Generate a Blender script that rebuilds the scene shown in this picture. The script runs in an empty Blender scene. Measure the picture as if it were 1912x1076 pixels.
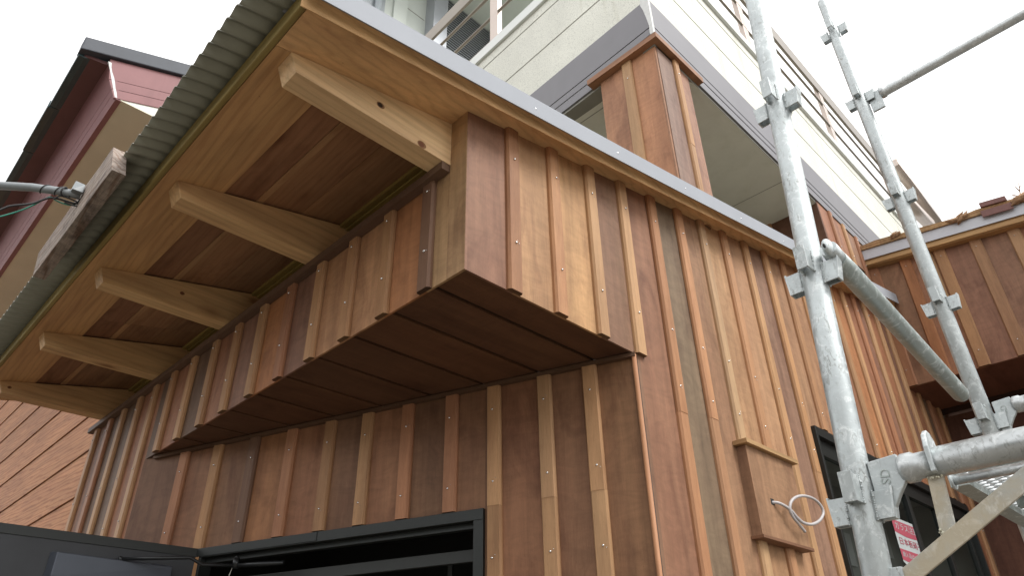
import bpy, bmesh, math, random
from mathutils import Vector, Matrix
random.seed(7)
D2R = math.radians
# ------------------------------------------------------------------ camera / world / sun
sc = bpy.context.scene
CAM = Vector((1.83221452, -1.57630567, 1.5))
F_PX, CX, CY = 1310.677, 956.0, 538.0
# rows: camera right, down, forward in world axes
RW = Matrix(((0.70361174, 0.71039237, -0.01652857), (-0.37977576, 0.3562876, -0.85371513), (-0.60058379, 0.60696114, 0.52047794)))
cd = bpy.data.cameras.new('camera'); co = bpy.data.objects.new('camera', cd); sc.collection.objects.link(co)
cd.sensor_width = 36; cd.lens = F_PX / 1912 * 36; cd.clip_start = 0.05; cd.clip_end = 2000
rb = Matrix((RW[0], -RW[1], -RW[2])).transposed()
co.matrix_world = Matrix.Translation(CAM) @ rb.to_4x4()
sc.camera = co
w = bpy.data.worlds.new('World'); sc.world = w; w.use_nodes = True
nt = w.node_tree; nt.nodes.clear()
SUN_EL, SUN_AZ = D2R(48), D2R(74)
sky = nt.nodes.new('ShaderNodeTexSky'); sky.sky_type = 'NISHITA'; sky.sun_disc = False
sky.sun_elevation = SUN_EL; sky.sun_rotation = SUN_AZ
mix = nt.nodes.new('ShaderNodeMixRGB'); mix.inputs[0].default_value = 0.93; mix.inputs[2].default_value = (9.1, 9.0, 8.9, 1)
bg = nt.nodes.new('ShaderNodeBackground'); bg.inputs[1].default_value = 0.12
wo = nt.nodes.new('ShaderNodeOutputWorld')
nt.links.new(sky.outputs[0], mix.inputs[1]); nt.links.new(mix.outputs[0], bg.inputs[0]); nt.links.new(bg.outputs[0], wo.inputs[0])
sl = bpy.data.lights.new('sun', 'SUN'); sl.energy = 1.7; sl.angle = D2R(25); sl.color = (1, .98, .95)
so = bpy.data.objects.new('sun', sl); sc.collection.objects.link(so)
sd = Vector((math.sin(SUN_AZ) * math.cos(SUN_EL), math.cos(SUN_AZ) * math.cos(SUN_EL), math.sin(SUN_EL)))
so.rotation_euler = sd.to_track_quat('Z', 'Y').to_euler()
sc.view_settings.view_transform = 'Standard'; sc.view_settings.look = 'None'
sc.view_settings.exposure = 0.82; sc.view_settings.gamma = 1
sc.cycles.max_bounces = 8; sc.cycles.diffuse_bounces = 5

# ------------------------------------------------------------------ helpers
def ray(px):
    v = Vector((px[0] - CX, px[1] - CY, F_PX))
    return RW.transposed() @ v
def hit(px, n, pt):
    r = ray(px); n = Vector(n); return CAM + r * (n.dot(Vector(pt) - CAM) / n.dot(r))
def wx(px, x): return hit(px, (1, 0, 0), (x, 0, 0))
def wy(px, y): return hit(px, (0, 1, 0), (0, y, 0))
def wz(px, z): return hit(px, (0, 0, 1), (0, 0, z))
def at(px, t): return CAM + ray(px).normalized() * t
def online(px, P0, P1):
    P0 = Vector(P0); P1 = Vector(P1); d = P1 - P0; r = ray(px); n = r.cross(d.cross(r)); return P0 + d * ((CAM - P0).dot(n) / d.dot(n))
def z5(ox, oy, a, b, s=5.975): return (ox + a / s, oy + b / s)

class MB:
    def __init__(s): s.v = []; s.f = []; s.c = []; s.m = []; s.sm = []; s.sd = []
    def face(s, idx, col, mi=0, smooth=False, seed=0.0):
        s.f.append(tuple(idx)); s.c.append(col); s.m.append(mi); s.sm.append(smooth); s.sd.append(seed)
    def poly(s, pts, col=(1, 1, 1), mi=0, seed=None):
        if seed is None: seed = random.random()
        b = len(s.v); s.v += [Vector(p) for p in pts]; s.face(range(b, b + len(pts)), col, mi, False, seed)
    def hexa(s, p, col=(1, 1, 1), mi=0, seed=None):   # p: 4 bottom + 4 top
        if seed is None: seed = random.random()
        b = len(s.v); s.v += [Vector(q) for q in p]
        for q in ((3, 2, 1, 0), (4, 5, 6, 7), (0, 1, 5, 4), (1, 2, 6, 5), (2, 3, 7, 6), (3, 0, 4, 7)):
            s.face([b + i for i in q], col, mi, False, seed)
    def box(s, a, b, col=(1, 1, 1), mi=0, seed=None):
        x0, y0, z0 = a; x1, y1, z1 = b
        s.hexa([(x0, y0, z0), (x1, y0, z0), (x1, y1, z0), (x0, y1, z0), (x0, y0, z1), (x1, y0, z1), (x1, y1, z1), (x0, y1, z1)], col, mi, seed)
    def prism(s, prof0, prof1, col=(1, 1, 1), mi=0, seed=None, smooth=False, caps=True, endcol=None):
        if seed is None: seed = random.random()
        n = len(prof0); b = len(s.v); s.v += [Vector(q) for q in prof0] + [Vector(q) for q in prof1]
        for i in range(n):
            j = (i + 1) % n; s.face((b + i, b + j, b + n + j, b + n + i), col, mi, smooth, seed)
        if caps:
            cc_ = endcol or col
            s.face([b + i for i in range(n - 1, -1, -1)], cc_, mi, False, seed); s.face([b + n + i for i in range(n)], cc_, mi, False, seed)
    def sweep(s, pts, r, col=(1, 1, 1), mi=0, n=16, caps=True, seed=None, flat=None):
        if seed is None: seed = random.random()
        pts = [Vector(p) for p in pts]; N = len(pts); b = len(s.v)
        rr = r if isinstance(r, (list, tuple)) else [r] * N
        up = None
        for i, p in enumerate(pts):
            t = (pts[min(i + 1, N - 1)] - pts[max(i - 1, 0)]).normalized()
            if up is None:
                up = t.orthogonal().normalized()
            up = (up - t * up.dot(t)).normalized(); sd_ = t.cross(up)
            for k in range(n):
                a = 2 * math.pi * k / n
                s.v.append(p + (up * math.cos(a) + sd_ * math.sin(a)) * rr[i])
        for i in range(N - 1):
            for k in range(n):
                k2 = (k + 1) % n; s.face((b + i * n + k, b + i * n + k2, b + (i + 1) * n + k2, b + (i + 1) * n + k), col, mi, True, seed)
        if caps:
            s.face([b + k for k in range(n - 1, -1, -1)], col, mi, False, seed); s.face([b + (N - 1) * n + k for k in range(n)], col, mi, False, seed)
    def pipe(s, p0, p1, r0, r1, col=(1, 1, 1), mi=0, n=24, seed=None):   # hollow-ended tube
        p0 = Vector(p0); p1 = Vector(p1); d = (p1 - p0).normalized()
        s.sweep([p0 + d * .012, p0, p0, p1, p1, p1 - d * .012], [r1, r1, r0, r0, r1, r1], col, mi, n, True, seed)
    def ball(s, c, r, col=(1, 1, 1), mi=0, n=8, sx=(1, 1, 1)):
        c = Vector(c); b = len(s.v); m = n // 2
        for i in range(m + 1):
            th = math.pi * i / m
            for k in range(n):
                a = 2 * math.pi * k / n
                s.v.append(c + Vector((math.sin(th) * math.cos(a) * sx[0], math.sin(th) * math.sin(a) * sx[1], math.cos(th) * sx[2])) * r)
        for i in range(m):
            for k in range(n):
                k2 = (k + 1) % n; s.face((b + i * n + k, b + (i + 1) * n + k, b + (i + 1) * n + k2, b + i * n + k2), col, mi, True, 0)
    def build(s, name, mats, parent=None, origin=None, bevel=0):
        if not isinstance(mats, (list, tuple)): mats = [mats]
        if parent is not None: org = WLOC[parent.name]
        elif origin is not None: org = Vector(origin)
        else:
            org = Vector((sum(v.x for v in s.v) / len(s.v), sum(v.y for v in s.v) / len(s.v), min(v.z for v in s.v)))
        me = bpy.data.meshes.new(name); me.from_pydata([tuple(v - org) for v in s.v], [], s.f)
        for m in mats: me.materials.append(m)
        ca = me.color_attributes.new('Col', 'FLOAT_COLOR', 'CORNER'); sa = me.attributes.new('Seed', 'FLOAT', 'FACE')
        k = 0; cols = []
        for i, f in enumerate(s.f):
            c = s.c[i]; cols += [c[0], c[1], c[2], 1.0] * len(f)
        ca.data.foreach_set('color', cols); sa.data.foreach_set('value', s.sd)
        me.polygons.foreach_set('material_index', s.m); me.polygons.foreach_set('use_smooth', s.sm)
        me.update()
        bm = bmesh.new(); bm.from_mesh(me); bmesh.ops.recalc_face_normals(bm, faces=bm.faces); bm.to_mesh(me); bm.free()
        o = bpy.data.objects.new(name, me); sc.collection.objects.link(o)
        if parent is not None: o.parent = parent
        else: o.location = org
        WLOC[o.name] = org
        if bevel:
            md = o.modifiers.new('bevel', 'BEVEL'); md.width = bevel; md.segments = 2; md.limit_method = 'ANGLE'; md.angle_limit = D2R(40)
        return o
WLOC = {}
def thing(name, label, cat, loc, group=None):
    o = bpy.data.objects.new(name, None); sc.collection.objects.link(o); o.location = loc; WLOC[o.name] = Vector(loc)
    o['label'] = label; o['category'] = cat
    if group: o['group'] = group
    return o
def tag(o, label, cat, group=None):
    o['label'] = label; o['category'] = cat
    if group: o['group'] = group
    return o

# ------------------------------------------------------------------ materials
class NG:
    def __init__(s, name):
        s.m = bpy.data.materials.new(name); s.m.use_nodes = True; s.t = s.m.node_tree; s.t.nodes.clear()
        s.o = s.n('ShaderNodeOutputMaterial'); s.b = s.n('ShaderNodeBsdfPrincipled'); s.l(s.b.outputs[0], s.o.inputs[0])
    def n(s, k, **kw):
        x = s.t.nodes.new(k)
        for a, v in kw.items(): setattr(x, a, v)
        return x
    def l(s, a, b): s.t.links.new(a, b)
    def val(s, sock, v): sock.default_value = v
    def coords(s, scale, seed=True):
        tc = s.n('ShaderNodeTexCoord'); src = tc.outputs['Object']
        if seed:
            at_ = s.n('ShaderNodeAttribute', attribute_name='Seed')
            mu = s.n('ShaderNodeVectorMath', operation='MULTIPLY'); mu.inputs[1].default_value = (17.3, 31.7, 23.9)
            s.l(at_.outputs['Fac'], mu.inputs[0])
            ad = s.n('ShaderNodeVectorMath', operation='ADD'); s.l(src, ad.inputs[0]); s.l(mu.outputs[0], ad.inputs[1]); src = ad.outputs[0]
        mp = s.n('ShaderNodeVectorMath', operation='MULTIPLY'); mp.inputs[1].default_value = scale; s.l(src, mp.inputs[0])
        return mp.outputs[0]
    def noise(s, vec, scale=1, detail=4, rough=.55, dist=0):
        x = s.n('ShaderNodeTexNoise'); x.inputs['Scale'].default_value = scale; x.inputs['Detail'].default_value = detail
        x.inputs['Roughness'].default_value = rough; x.inputs['Distortion'].default_value = dist; s.l(vec, x.inputs['Vector']); return x.outputs['Fac']
    def ramp(s, fac, stops):
        x = s.n('ShaderNodeValToRGB'); s.l(fac, x.inputs[0]); e = x.color_ramp.elements
        while len(e) < len(stops): e.new(.5)
        for i, (p, c) in enumerate(stops): e[i].position = p; e[i].color = (c if isinstance(c, tuple) else (c, c, c)) + (1,)
        return x.outputs[0]
    def mul(s, a, b, fac=1, mode='MULTIPLY'):
        x = s.n('ShaderNodeMixRGB', blend_type=mode); 
        if isinstance(fac, (int, float)): x.inputs[0].default_value = fac
        else: s.l(fac, x.inputs[0])
        for i, q in ((1, a), (2, b)):
            if isinstance(q, tuple): x.inputs[i].default_value = q + (1,)
            else: s.l(q, x.inputs[i])
        return x.outputs[0]
    def bump(s, h, st=.3, dist=.002):
        x = s.n('ShaderNodeBump'); x.inputs['Strength'].default_value = st; x.inputs['Distance'].default_value = dist; s.l(h, x.inputs['Height']); s.l(x.outputs[0], s.b.inputs['Normal'])

def axis_scale(ax, along, across):
    v = [across] * 3; v['XYZ'.index(ax)] = along; return tuple(v)
def wood(name, ax, blotch=.5, ring=.0, fib=.18, rough=.62, dark=(.45, .36, .33), figure=0.0, knots=0.0):
    g = NG(name); col = g.n('ShaderNodeAttribute', attribute_name='Col').outputs['Color']
    grain = g.noise(g.coords(axis_scale(ax, 1.1, 16)), 1, 5, .6, .6)
    col = g.mul(col, g.ramp(grain, [(.3, .80), (.7, 1.14)]))
    hue = g.noise(g.coords(axis_scale(ax, .9, 5)), 1, 3, .5, .3)
    col = g.mul(col, g.ramp(hue, [(.35, (.92, .88, .86)), (.65, (1.08, 1.08, 1.04))]))
    b1 = g.noise(g.coords(axis_scale(ax, 2.2, 5.5)), 1, 5, .62, .9)
    col = g.mul(col, dark, g.ramp(b1, [(.50, 0.0), (.72, blotch)]))
    if figure:   # cross-grain figure of rotary-cut ply
        fg = g.noise(g.coords(axis_scale(ax, 10, 4)), 1, 6, .7, 2.2)
        col = g.mul(col, g.ramp(fg, [(.35, 1.0 - figure * .6), (.6, 1.0 + figure * .25)]))
    if ring:
        wv = g.n('ShaderNodeTexWave', wave_type='BANDS', bands_direction='DIAGONAL')
        wv.inputs['Scale'].default_value = 1; wv.inputs['Distortion'].default_value = 7; wv.inputs['Detail'].default_value = 2.5; wv.inputs['Detail Scale'].default_value = 1.2
        g.l(g.coords(axis_scale(ax, .9, 13)), wv.inputs['Vector'])
        col = g.mul(col, g.ramp(wv.outputs['Fac'], [(.0, (1 - ring * .8, 1 - ring * 1.1, 1 - ring * 1.3)), (.35, (1., 1., 1.)), (1.0, (1.03, 1.02, 1.0))]))
    fb = g.noise(g.coords(axis_scale(ax, 14, 320)), 1, 3, .6)
    col = g.mul(col, g.ramp(fb, [(.3, 1 - fib), (.7, 1 + fib * .5)]))
    pore = g.noise(g.coords(axis_scale(ax, 60, 420)), 1, 2, .5)
    col = g.mul(col, (.5, .42, .4), g.ramp(pore, [(.66, 0.0), (.74, .45)]))
    # small pin marks and specks
    vo = g.n('ShaderNodeTexVoronoi'); vo.inputs['Scale'].default_value = 6.5; g.l(g.coords((1, 1, 1)), vo.inputs['Vector'])
    col = g.mul(col, (.22, .15, .12), g.ramp(vo.outputs['Distance'], [(.012, .8), (.03, 0.0)]))
    if knots:
        vk = g.n('ShaderNodeTexVoronoi'); vk.inputs['Scale'].default_value = 1; g.l(g.coords(axis_scale(ax, 1.6, 3.6)), vk.inputs['Vector'])
        col = g.mul(col, (.34, .2, .13), g.ramp(vk.outputs['Distance'], [(.05, knots), (.11, knots * .35), (.2, 0.0)]))
    col = g.mul(col, (.90, .865, .775))
    g.l(col, g.b.inputs['Base Color']); g.b.inputs['Roughness'].default_value = rough; g.b.inputs['Specular IOR Level'].default_value = .28
    g.bump(g.mul(fb, grain, .4, 'ADD'), .25, .0015)
    return g.m
M = {}
M['plyZ'] = wood('red_plywood_vertical', 'Z', .62, 0, .10, .6, (.5, .42, .42), .20)
M['plyY'] = wood('red_plywood_level', 'Y', .55, 0, .10, .6, (.5, .42, .42), .16)
M['batZ'] = wood('batten_wood_vertical', 'Z', .3, .0, .14, .58, (.62, .5, .45), .04)
M['batX'] = wood('batten_wood_level', 'X', .3, .0, .14, .58, (.62, .5, .45), .04)
M['batY'] = wood('batten_wood_depth', 'Y', .3, .0, .14, .58, (.62, .5, .45), .04)
M['pineX'] = wood('pine_along_eave', 'X', .15, .14, .06, .6, (.7, .52, .42), .0, .3)
M['pineY'] = wood('pine_along_slope', 'Y', .12, .12, .06, .6, (.7, .52, .42), .0, .0)
M['beam'] = wood('pine_beam', 'Y', .08, .12, .07, .6, (.72, .5, .38), .0, .75)
M['sofX'] = wood('cedar_sheathing', 'X', .5, .10, .08, .7, (.45, .34, .28), .0, .5)
M['sideX'] = wood('relief_grain_siding', 'X', .2, .34, .12, .7, (.6, .48, .42), .0, .0)
M['oldX'] = wood('weathered_timber', 'X', .95, .35, .35, .9, (.24, .21, .23), .5, .5)

def paint(name, col, rough=.5, metal=0.0, noise=.06, scale=8, bump=0, spec=.5, grime=0.0, gcol=(.3, .28, .22), attr=False):
    g = NG(name)
    base = g.n('ShaderNodeAttribute', attribute_name='Col').outputs['Color'] if attr else None
    n1 = g.noise(g.coords((1, 1, 1)), scale, 5, .6)
    r = g.ramp(n1, [(.3, 1 - noise), (.7, 1 + noise)])
    c = g.mul(base if attr else tuple(col), r)
    if grime:
        n2 = g.noise(g.coords((3.5, 3.5, .5), False), 1, 5, .65, .4); c = g.mul(c, gcol, g.ramp(n2, [(.5, 0.0), (.8, grime)]))
    g.l(c, g.b.inputs['Base Color']); g.b.inputs['Roughness'].default_value = rough; g.b.inputs['Metallic'].default_value = metal; g.b.inputs['Specular IOR Level'].default_value = spec
    if bump:
        g.bump(g.noise(g.coords((1, 1, 1)), 140, 4, .7), bump, .003)
    return g.m
def galv(name, base=(.46, .50, .505), rough=.44, metal=.5, specks=.85, rust=0.0):
    g = NG(name)
    n1 = g.noise(g.coords((1, 1, 1)), 9, 6, .7)
    c = g.mul(tuple(base), g.ramp(n1, [(.3, .82), (.7, 1.12)]))
    # cloudy zinc bloom
    n2 = g.noise(g.coords((1, 1, 1)), 34, 5, .75, 1.2); c = g.mul(c, (.85, .88, .88), g.ramp(n2, [(.52, 0.0), (.66, .55)]), 'MIX')
    # scratches / flecks
    n3 = g.noise(g.coords((120, 120, 45)), 1, 4, .75, .8)
    big = g.noise(g.coords((1, 1, 1)), 14, 3, .5)
    fl = g.mul(g.ramp(n3, [(.55, 0.0), (.61, 1.0)]), g.ramp(big, [(.42, .1), (.62, 1.0)]))
    c = g.mul(c, (.26, .27, .26), g.mul(fl, (specks, specks, specks)), 'MIX')
    if rust:
        n4 = g.noise(g.coords((1, 1, 1)), 7, 5, .6); c = g.mul(c, (.42, .32, .17), g.ramp(n4, [(.34, 0.0), (.56, rust)]), 'MIX')
    g.l(c, g.b.inputs['Base Color']); g.b.inputs['Metallic'].default_value = metal
    g.l(g.ramp(n2, [(.4, rough - .08), (.65, rough + .22)]), g.b.inputs['Roughness'])
    g.bump(g.mul(n2, n3, .5, 'ADD'), .35, .0012)
    return g.m
M['galv'] = galv('galvanised_steel')
M['galvdark'] = galv('galvanised_brace', (.34, .385, .37), .42, .5, .3)
M['galvtube'] = galv('galvanised_tube', (.49, .515, .52), .36, .62, .75)
M['rusty'] = galv('rust_stained_flat_bar', (.38, .41, .41), .6, .25, .25, .6)
M['white_metal'] = paint('white_flashing', (.33, .348, .38), .7, .0, .03, 3, 0, .15, .1, (.7, .7, .68))
M['white_metal2'] = paint('white_flashing_level', (.50, .52, .57), .38, .0, .03, 3)
M['screw'] = paint('screw_steel', (.75, .75, .74), .25, 1.0, .02)
M['dark_alu'] = paint('dark_bronze_aluminium', (.022, .025, .024), .42, .3, .05, 3)
M['door_grey'] = paint('charcoal_door_face', (.038, .041, .046), .5, .2, .16, 3, .02)
M['closer'] = paint('door_closer_cover', (.075, .085, .105), .42, .4, .08, 4)
M['black_steel'] = paint('black_steel', (.03, .032, .034), .35, .6, .05)
M['interior'] = paint('dark_interior', (.012, .013, .013), .8)
M['interior2'] = paint('dark_interior_frame', (.03, .033, .032), .6)
M['deck'] = paint('roof_deck', (.22, .15, .09), .8)
M['corr'] = paint('corrugated_sheet', (.255, .26, .21), .42, .35, .08, 5, 0, .5, .3, (.6, .55, .45))
M['eavebeam'] = wood('treated_eave_board', 'X', .25, .12, .10, .65, (.6, .52, .4), .0, .0)
M['stucco'] = None
def stucco(name, col, bump=.6, grime=.25, vari=.06):
    g = NG(name)
    n1 = g.noise(g.coords((1, 1, 1), False), 95, 5, .75); n0 = g.noise(g.coords((1, 1, 1), False), 2.2, 4, .6)
    c = g.mul(tuple(col), g.ramp(n0, [(.3, 1 - vari), (.7, 1 + vari)]))
    c = g.mul(c, g.ramp(n1, [(.36, .66), (.5, 1.0)]))
    n2 = g.noise(g.coords((6, 6, .35), False), 1, 5, .6, .2); c = g.mul(c, (.62, .60, .47), g.ramp(n2, [(.56, 0.0), (.74, grime)]))
    g.l(c, g.b.inputs['Base Color']); g.b.inputs['Roughness'].default_value = .85; g.bump(n1, bump, .006); return g.m
M['stucco'] = stucco('cream_stucco_siding', (.75, .755, .68), .7, .5)
M['band'] = paint('grey_fascia_band', (.175, .172, .188), .5, 0, .05, 3, 0, .5, .3, (.75, .75, .8))
M['groove'] = paint('groove_filler', (.26, .255, .225), .8)
M['seal'] = paint('corner_sealant', (.62, .63, .62), .6, 0, .08, 30)
M['soffit'] = paint('grey_green_soffit', (.74, .74, .67), .75, 0, .06, 2.5, .1, .3, .3, (.6, .62, .5))
M['ledge'] = paint('parapet_cap', (.60, .62, .60), .4, .2, .03, 3)
M['rail'] = paint('bronze_railing', (.22, .19, .155), .38, .5, .06, 4)
M['railpost'] = paint('pinkish_rail_post', (.52, .44, .39), .38, .35, .05, 5)
M['shutter'] = paint('dark_louvre_slats', (.045, .048, .052), .4, .3, .05)
M['shutframe'] = paint('grey_window_frame', (.36, .38, .41), .4, .3, .03)
M['tilewall'] = paint('pale_siding', (.52, .56, .52), .6, 0, .05, 2, .05)
M['pipegrey'] = paint('grey_drainpipe', (.28, .31, .33), .4, 0, .05)
M['pink'] = paint('pink_fascia', (.25, .112, .115), .6, 0, .07, 3, .05, .4, .3, (.55, .5, .5))
M['darkpink'] = paint('maroon_eave', (.12, .05, .05), .6, 0, .12, 3, .05)
M['teal'] = paint('teal_roof_edge', (.035, .07, .08), .3, .2, .12, 6)
M['bluegrey'] = paint('blue_grey_verge_cap', (.045, .052, .066), .6, .0, .1, 5)
M['cream'] = paint('cream_soffit', (.64, .62, .50), .8, 0, .06, 1.6, .05)
M['whitewall'] = paint('white_wall', (.75, .75, .7), .8)
M['grey_cable'] = paint('grey_cable', (.42, .40, .40), .45, 0, .04)
M['black_cable'] = paint('black_cable', (.02, .02, .022), .45)
M['green_cable'] = paint('green_cable', (.03, .28, .20), .4)
M['conduit'] = paint('grey_conduit', (.20, .22, .23), .45, 0, .14, 12)
M['brownblk'] = paint('maroon_painted_wood', (.16, .07, .06), .6, 0, .15, 12, .1)
M['bark'] = paint('split_bark', (.30, .18, .10), .9, 0, .35, 30, .6)
M['concrete'] = paint('concrete', (.135, .118, .094), .9, 0, .12, .8, .2)
M['red'] = paint('red_print', (.36, .07, .10), .5); M['paper'] = paint('sticker_paper', (.40, .43, .43), .5)
M['string'] = paint('white_string', (.7, .68, .6), .9)
M['weld'] = paint('weld_bead', (.55, .53, .42), .5, .3, .25, 60, .5)
gg = NG('window_glass'); gg.b.inputs['Base Color'].default_value = (.02, .024, .024, 1); gg.b.inputs['Roughness'].default_value = .06; gg.b.inputs['Specular IOR Level'].default_value = .5
M['glass'] = gg.m
tr_ = gg.n('ShaderNodeBsdfTransparent'); tr_.inputs[0].default_value = (.72, .76, .75, 1); mx_ = gg.n('ShaderNodeMixShader'); mx_.inputs[0].default_value = .22
gg.l(tr_.outputs[0], mx_.inputs[1]); gg.l(gg.b.outputs[0], mx_.inputs[2]); gg.l(mx_.outputs[0], gg.o.inputs[0])

# ------------------------------------------------------------------ key dimensions
ZC = 3.0661             # underside of the boxed-out front
RZ = 3.9589; SL = 0.205  # underside of the roof at y = 0, slope
def rz(y): return RZ + SL * y
X0, Y1 = -3.355, 1.165   # recess: left end on the front, right end on the side
XL, YB = -4.90, 7.3
def vary(c, a=.12):
    k = 1 + random.uniform(-a, a); h = random.uniform(-.01, .05)
    return (c[0] * k * (1 + h), c[1] * k, c[2] * k * (1 - h))
RED = (.335, .165, .105); LIGHT = (.46, .265, .16); MAUVE = (.27, .15, .115); DARKB = (.165, .105, .078); ORG = (.41, .195, .10)
BL = (.49, .305, .182); BM = (.42, .25, .145); BD = (.19, .115, .085); BR = (.39, .20, .125)

house = thing('wooden_house', 'wood-clad house with boxed-out front, pine eaves and dark entrance, beside the scaffold', 'house', (-2.4, 3.0, 0))

def batten(p0, p1, out, side, name, parent, col, mat, screws=(), joint=None, hw=.041, th=.025, col2=None):
    """chamfered batten from p0 to p1; out = outward normal, side = across"""
    m = MB(); p0 = Vector(p0); p1 = Vector(p1); out = Vector(out); side = Vector(side)
    prof = [(-hw, 0), (-hw, th * .5), (-hw * .80, th), (hw * .80, th), (hw, th * .5), (hw, 0)]
    ds = p1 - p0
    def P(b, q): return [q + side * u + out * v for u, v in prof]
    if joint is not None:
        j = p0 + ds * joint
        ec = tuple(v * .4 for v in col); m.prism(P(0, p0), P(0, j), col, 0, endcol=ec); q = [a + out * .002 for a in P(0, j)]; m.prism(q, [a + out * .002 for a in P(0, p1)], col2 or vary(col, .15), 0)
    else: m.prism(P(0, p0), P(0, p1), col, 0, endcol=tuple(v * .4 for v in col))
    for s_ in screws:
        c = p0 + ds * s_ + out * (th + .002) + side * random.uniform(-.006, .006)
        m.ball(c, .0062, (.8, .8, .8), 1, 8)
        if random.random() < .6: m.ball(c + side * .016 + ds.normalized() * random.uniform(-.02, .02) , .0026, (.5, .4, .3), 1, 6)
    return m.build(name, [mat, M['screw']], parent)

# ---- front wall (y = 0 plane)
fb = [-.25, -.56, -.87, -1.185, -1.505, -1.83, -2.155, -2.475, -2.81, -3.14]
fcol = [BD, BM, BM, BL, BR, BM, BM, BL, BL, BM]
m = MB()
edges = [-.115] + fb + [X0]
pcols = [(.40, .26, .155), ORG, LIGHT, LIGHT, MAUVE, ORG, MAUVE, RED, DARKB, RED, DARKB]
m.box((-.115, 0, ZC), (-.0015, .013, RZ + .002), (.42, .28, .17)); m.box((-.115, .0131, ZC + .02), (-.0125, .03, RZ + .002), (.42, .28, .17))
for i in range(len(edges) - 1):
    m.box((edges[i + 1] , .002, ZC), (edges[i], .013, 3.692), vary(pcols[i], .06))
fe = [X0, -3.78, -4.12, -4.46, -4.88]
pc2 = [RED, DARKB, DARKB, MAUVE]
for i in range(4): m.box((fe[i + 1], .002, 0), (fe[i], .032, 3.692), vary(pc2[i], .05))
front = m.build('front_wall', M['plyZ'], house)
front['label'] = 'board and batten front of the projecting box under the deep eaves'
for i, x in enumerate(fb):
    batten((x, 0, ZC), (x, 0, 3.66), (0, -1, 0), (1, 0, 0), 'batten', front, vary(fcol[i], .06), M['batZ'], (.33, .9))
for x, c in ((-3.47, BL), (-3.78, BL), (-4.12, BL), (-4.42, BR), (-4.74, BL)):
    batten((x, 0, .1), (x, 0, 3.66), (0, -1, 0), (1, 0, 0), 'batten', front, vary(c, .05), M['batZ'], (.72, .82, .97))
# ledger strip below the rafters, cove above it
m = MB(); m.box((-4.9, -.048, 3.652), (-.118, -.001, 3.694), (.16, .10, .075)); m.build('ledger_strip', M['batX'], house)
m = MB()
for ya_, yb_, dz_ in ((.075, .108, -.016), (.112, .15, -.028)):
    m.hexa([(-4.9, ya_, rz(ya_) + dz_), (-.118, ya_, rz(ya_) + dz_), (-.118, yb_, rz(yb_) + dz_), (-4.9, yb_, rz(yb_) + dz_), (-4.9, ya_, rz(ya_) + .009), (-.118, ya_, rz(ya_) + .009), (-.118, yb_, rz(yb_) + .009), (-4.9, yb_, rz(yb_) + .009)], (.36, .28, .10))
m.build('top_cove', M['batX'], house)
m = MB(); m.box((-4.9, .16, 3.5), (-.118, .18, rz(.16) - .001), (.30, .19, .12)); m.box((-.1175, .0305, 3.6), (-.10, .18, rz(.03) - .001), (.30, .19, .12)); m.build('blocking_board', M['sofX'], house)

# ---- side wall (x = 0 plane)
sb = [.283, .585, .893, 1.195, 1.505, 1.82, 2.115, 2.425, 2.75, 3.08, 3.40, 3.72, 4.05, 4.38, 4.70, 4.99, 5.27, 5.58, 5.86, 6.2, 6.5, 6.8, 7.1]
scol = [(.37, .205, .125), (.44, .25, .15), BL, BL, (.44, .25, .155), (.43, .245, .15), (.48, .325, .21), (.45, .255, .155), BL, BL, (.44, .26, .16), BL, BL, BM, BL, BR, BL, BL, BL, BM, BR, BM, BD]
scols = [(.25, .145, .11), (.43, .26, .155), (.45, .285, .165), (.245, .15, .11), (.26, .145, .105), (.20, .15, .112), (.30, .18, .12), (.40, .25, .155), (.40, .25, .165), (.28, .17, .13), (.37, .225, .145), (.36, .215, .14), (.34, .195, .125), (.28, .15, .10), ORG, RED, MAUVE, RED, MAUVE, RED, DARKB, RED, DARKB, MAUVE]
WY0, WY1, WZ0, WZ1 = 3.19, 6.52, 1.6, 3.16
m = MB(); eds = [0.0] + sb + [YB]
def roofbox(y0, y1, z0, col, x0=-.03, x1=0.0):
    m.hexa([(x0, y0, z0), (x1, y0, z0), (x1, y1, z0), (x0, y1, z0), (x0, y0, rz(y0)), (x1, y0, rz(y0)), (x1, y1, rz(y1)), (x0, y1, rz(y1))], col)
eds[0] = .0015
for i in range(len(eds) - 1):
    a, b = eds[i], eds[i + 1]; c = vary(scols[i], .05)
    segs = []
    cuts = sorted({a, b} | {q for q in (.0135, Y1, WY0, WY1) if a < q < b})
    for a2, b2 in zip(cuts[:-1], cuts[1:]):
        mid = (a2 + b2) / 2
        lo = ZC if mid < Y1 else 0
        if WY0 < mid < WY1:
            m.box((-.03, a2, 0), (0, b2, WZ0), c); lo = WZ1
        if mid < .0135: roofbox(a2, b2, lo, c, -.0012, 0)
        elif mid < Y1: roofbox(a2, b2, lo, c, -.012, 0)
        else: roofbox(a2, b2, lo, c)
side = m.build('side_wall', M['plyZ'], house)
side['label'] = 'long board and batten side wall facing the scaffold'
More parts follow.
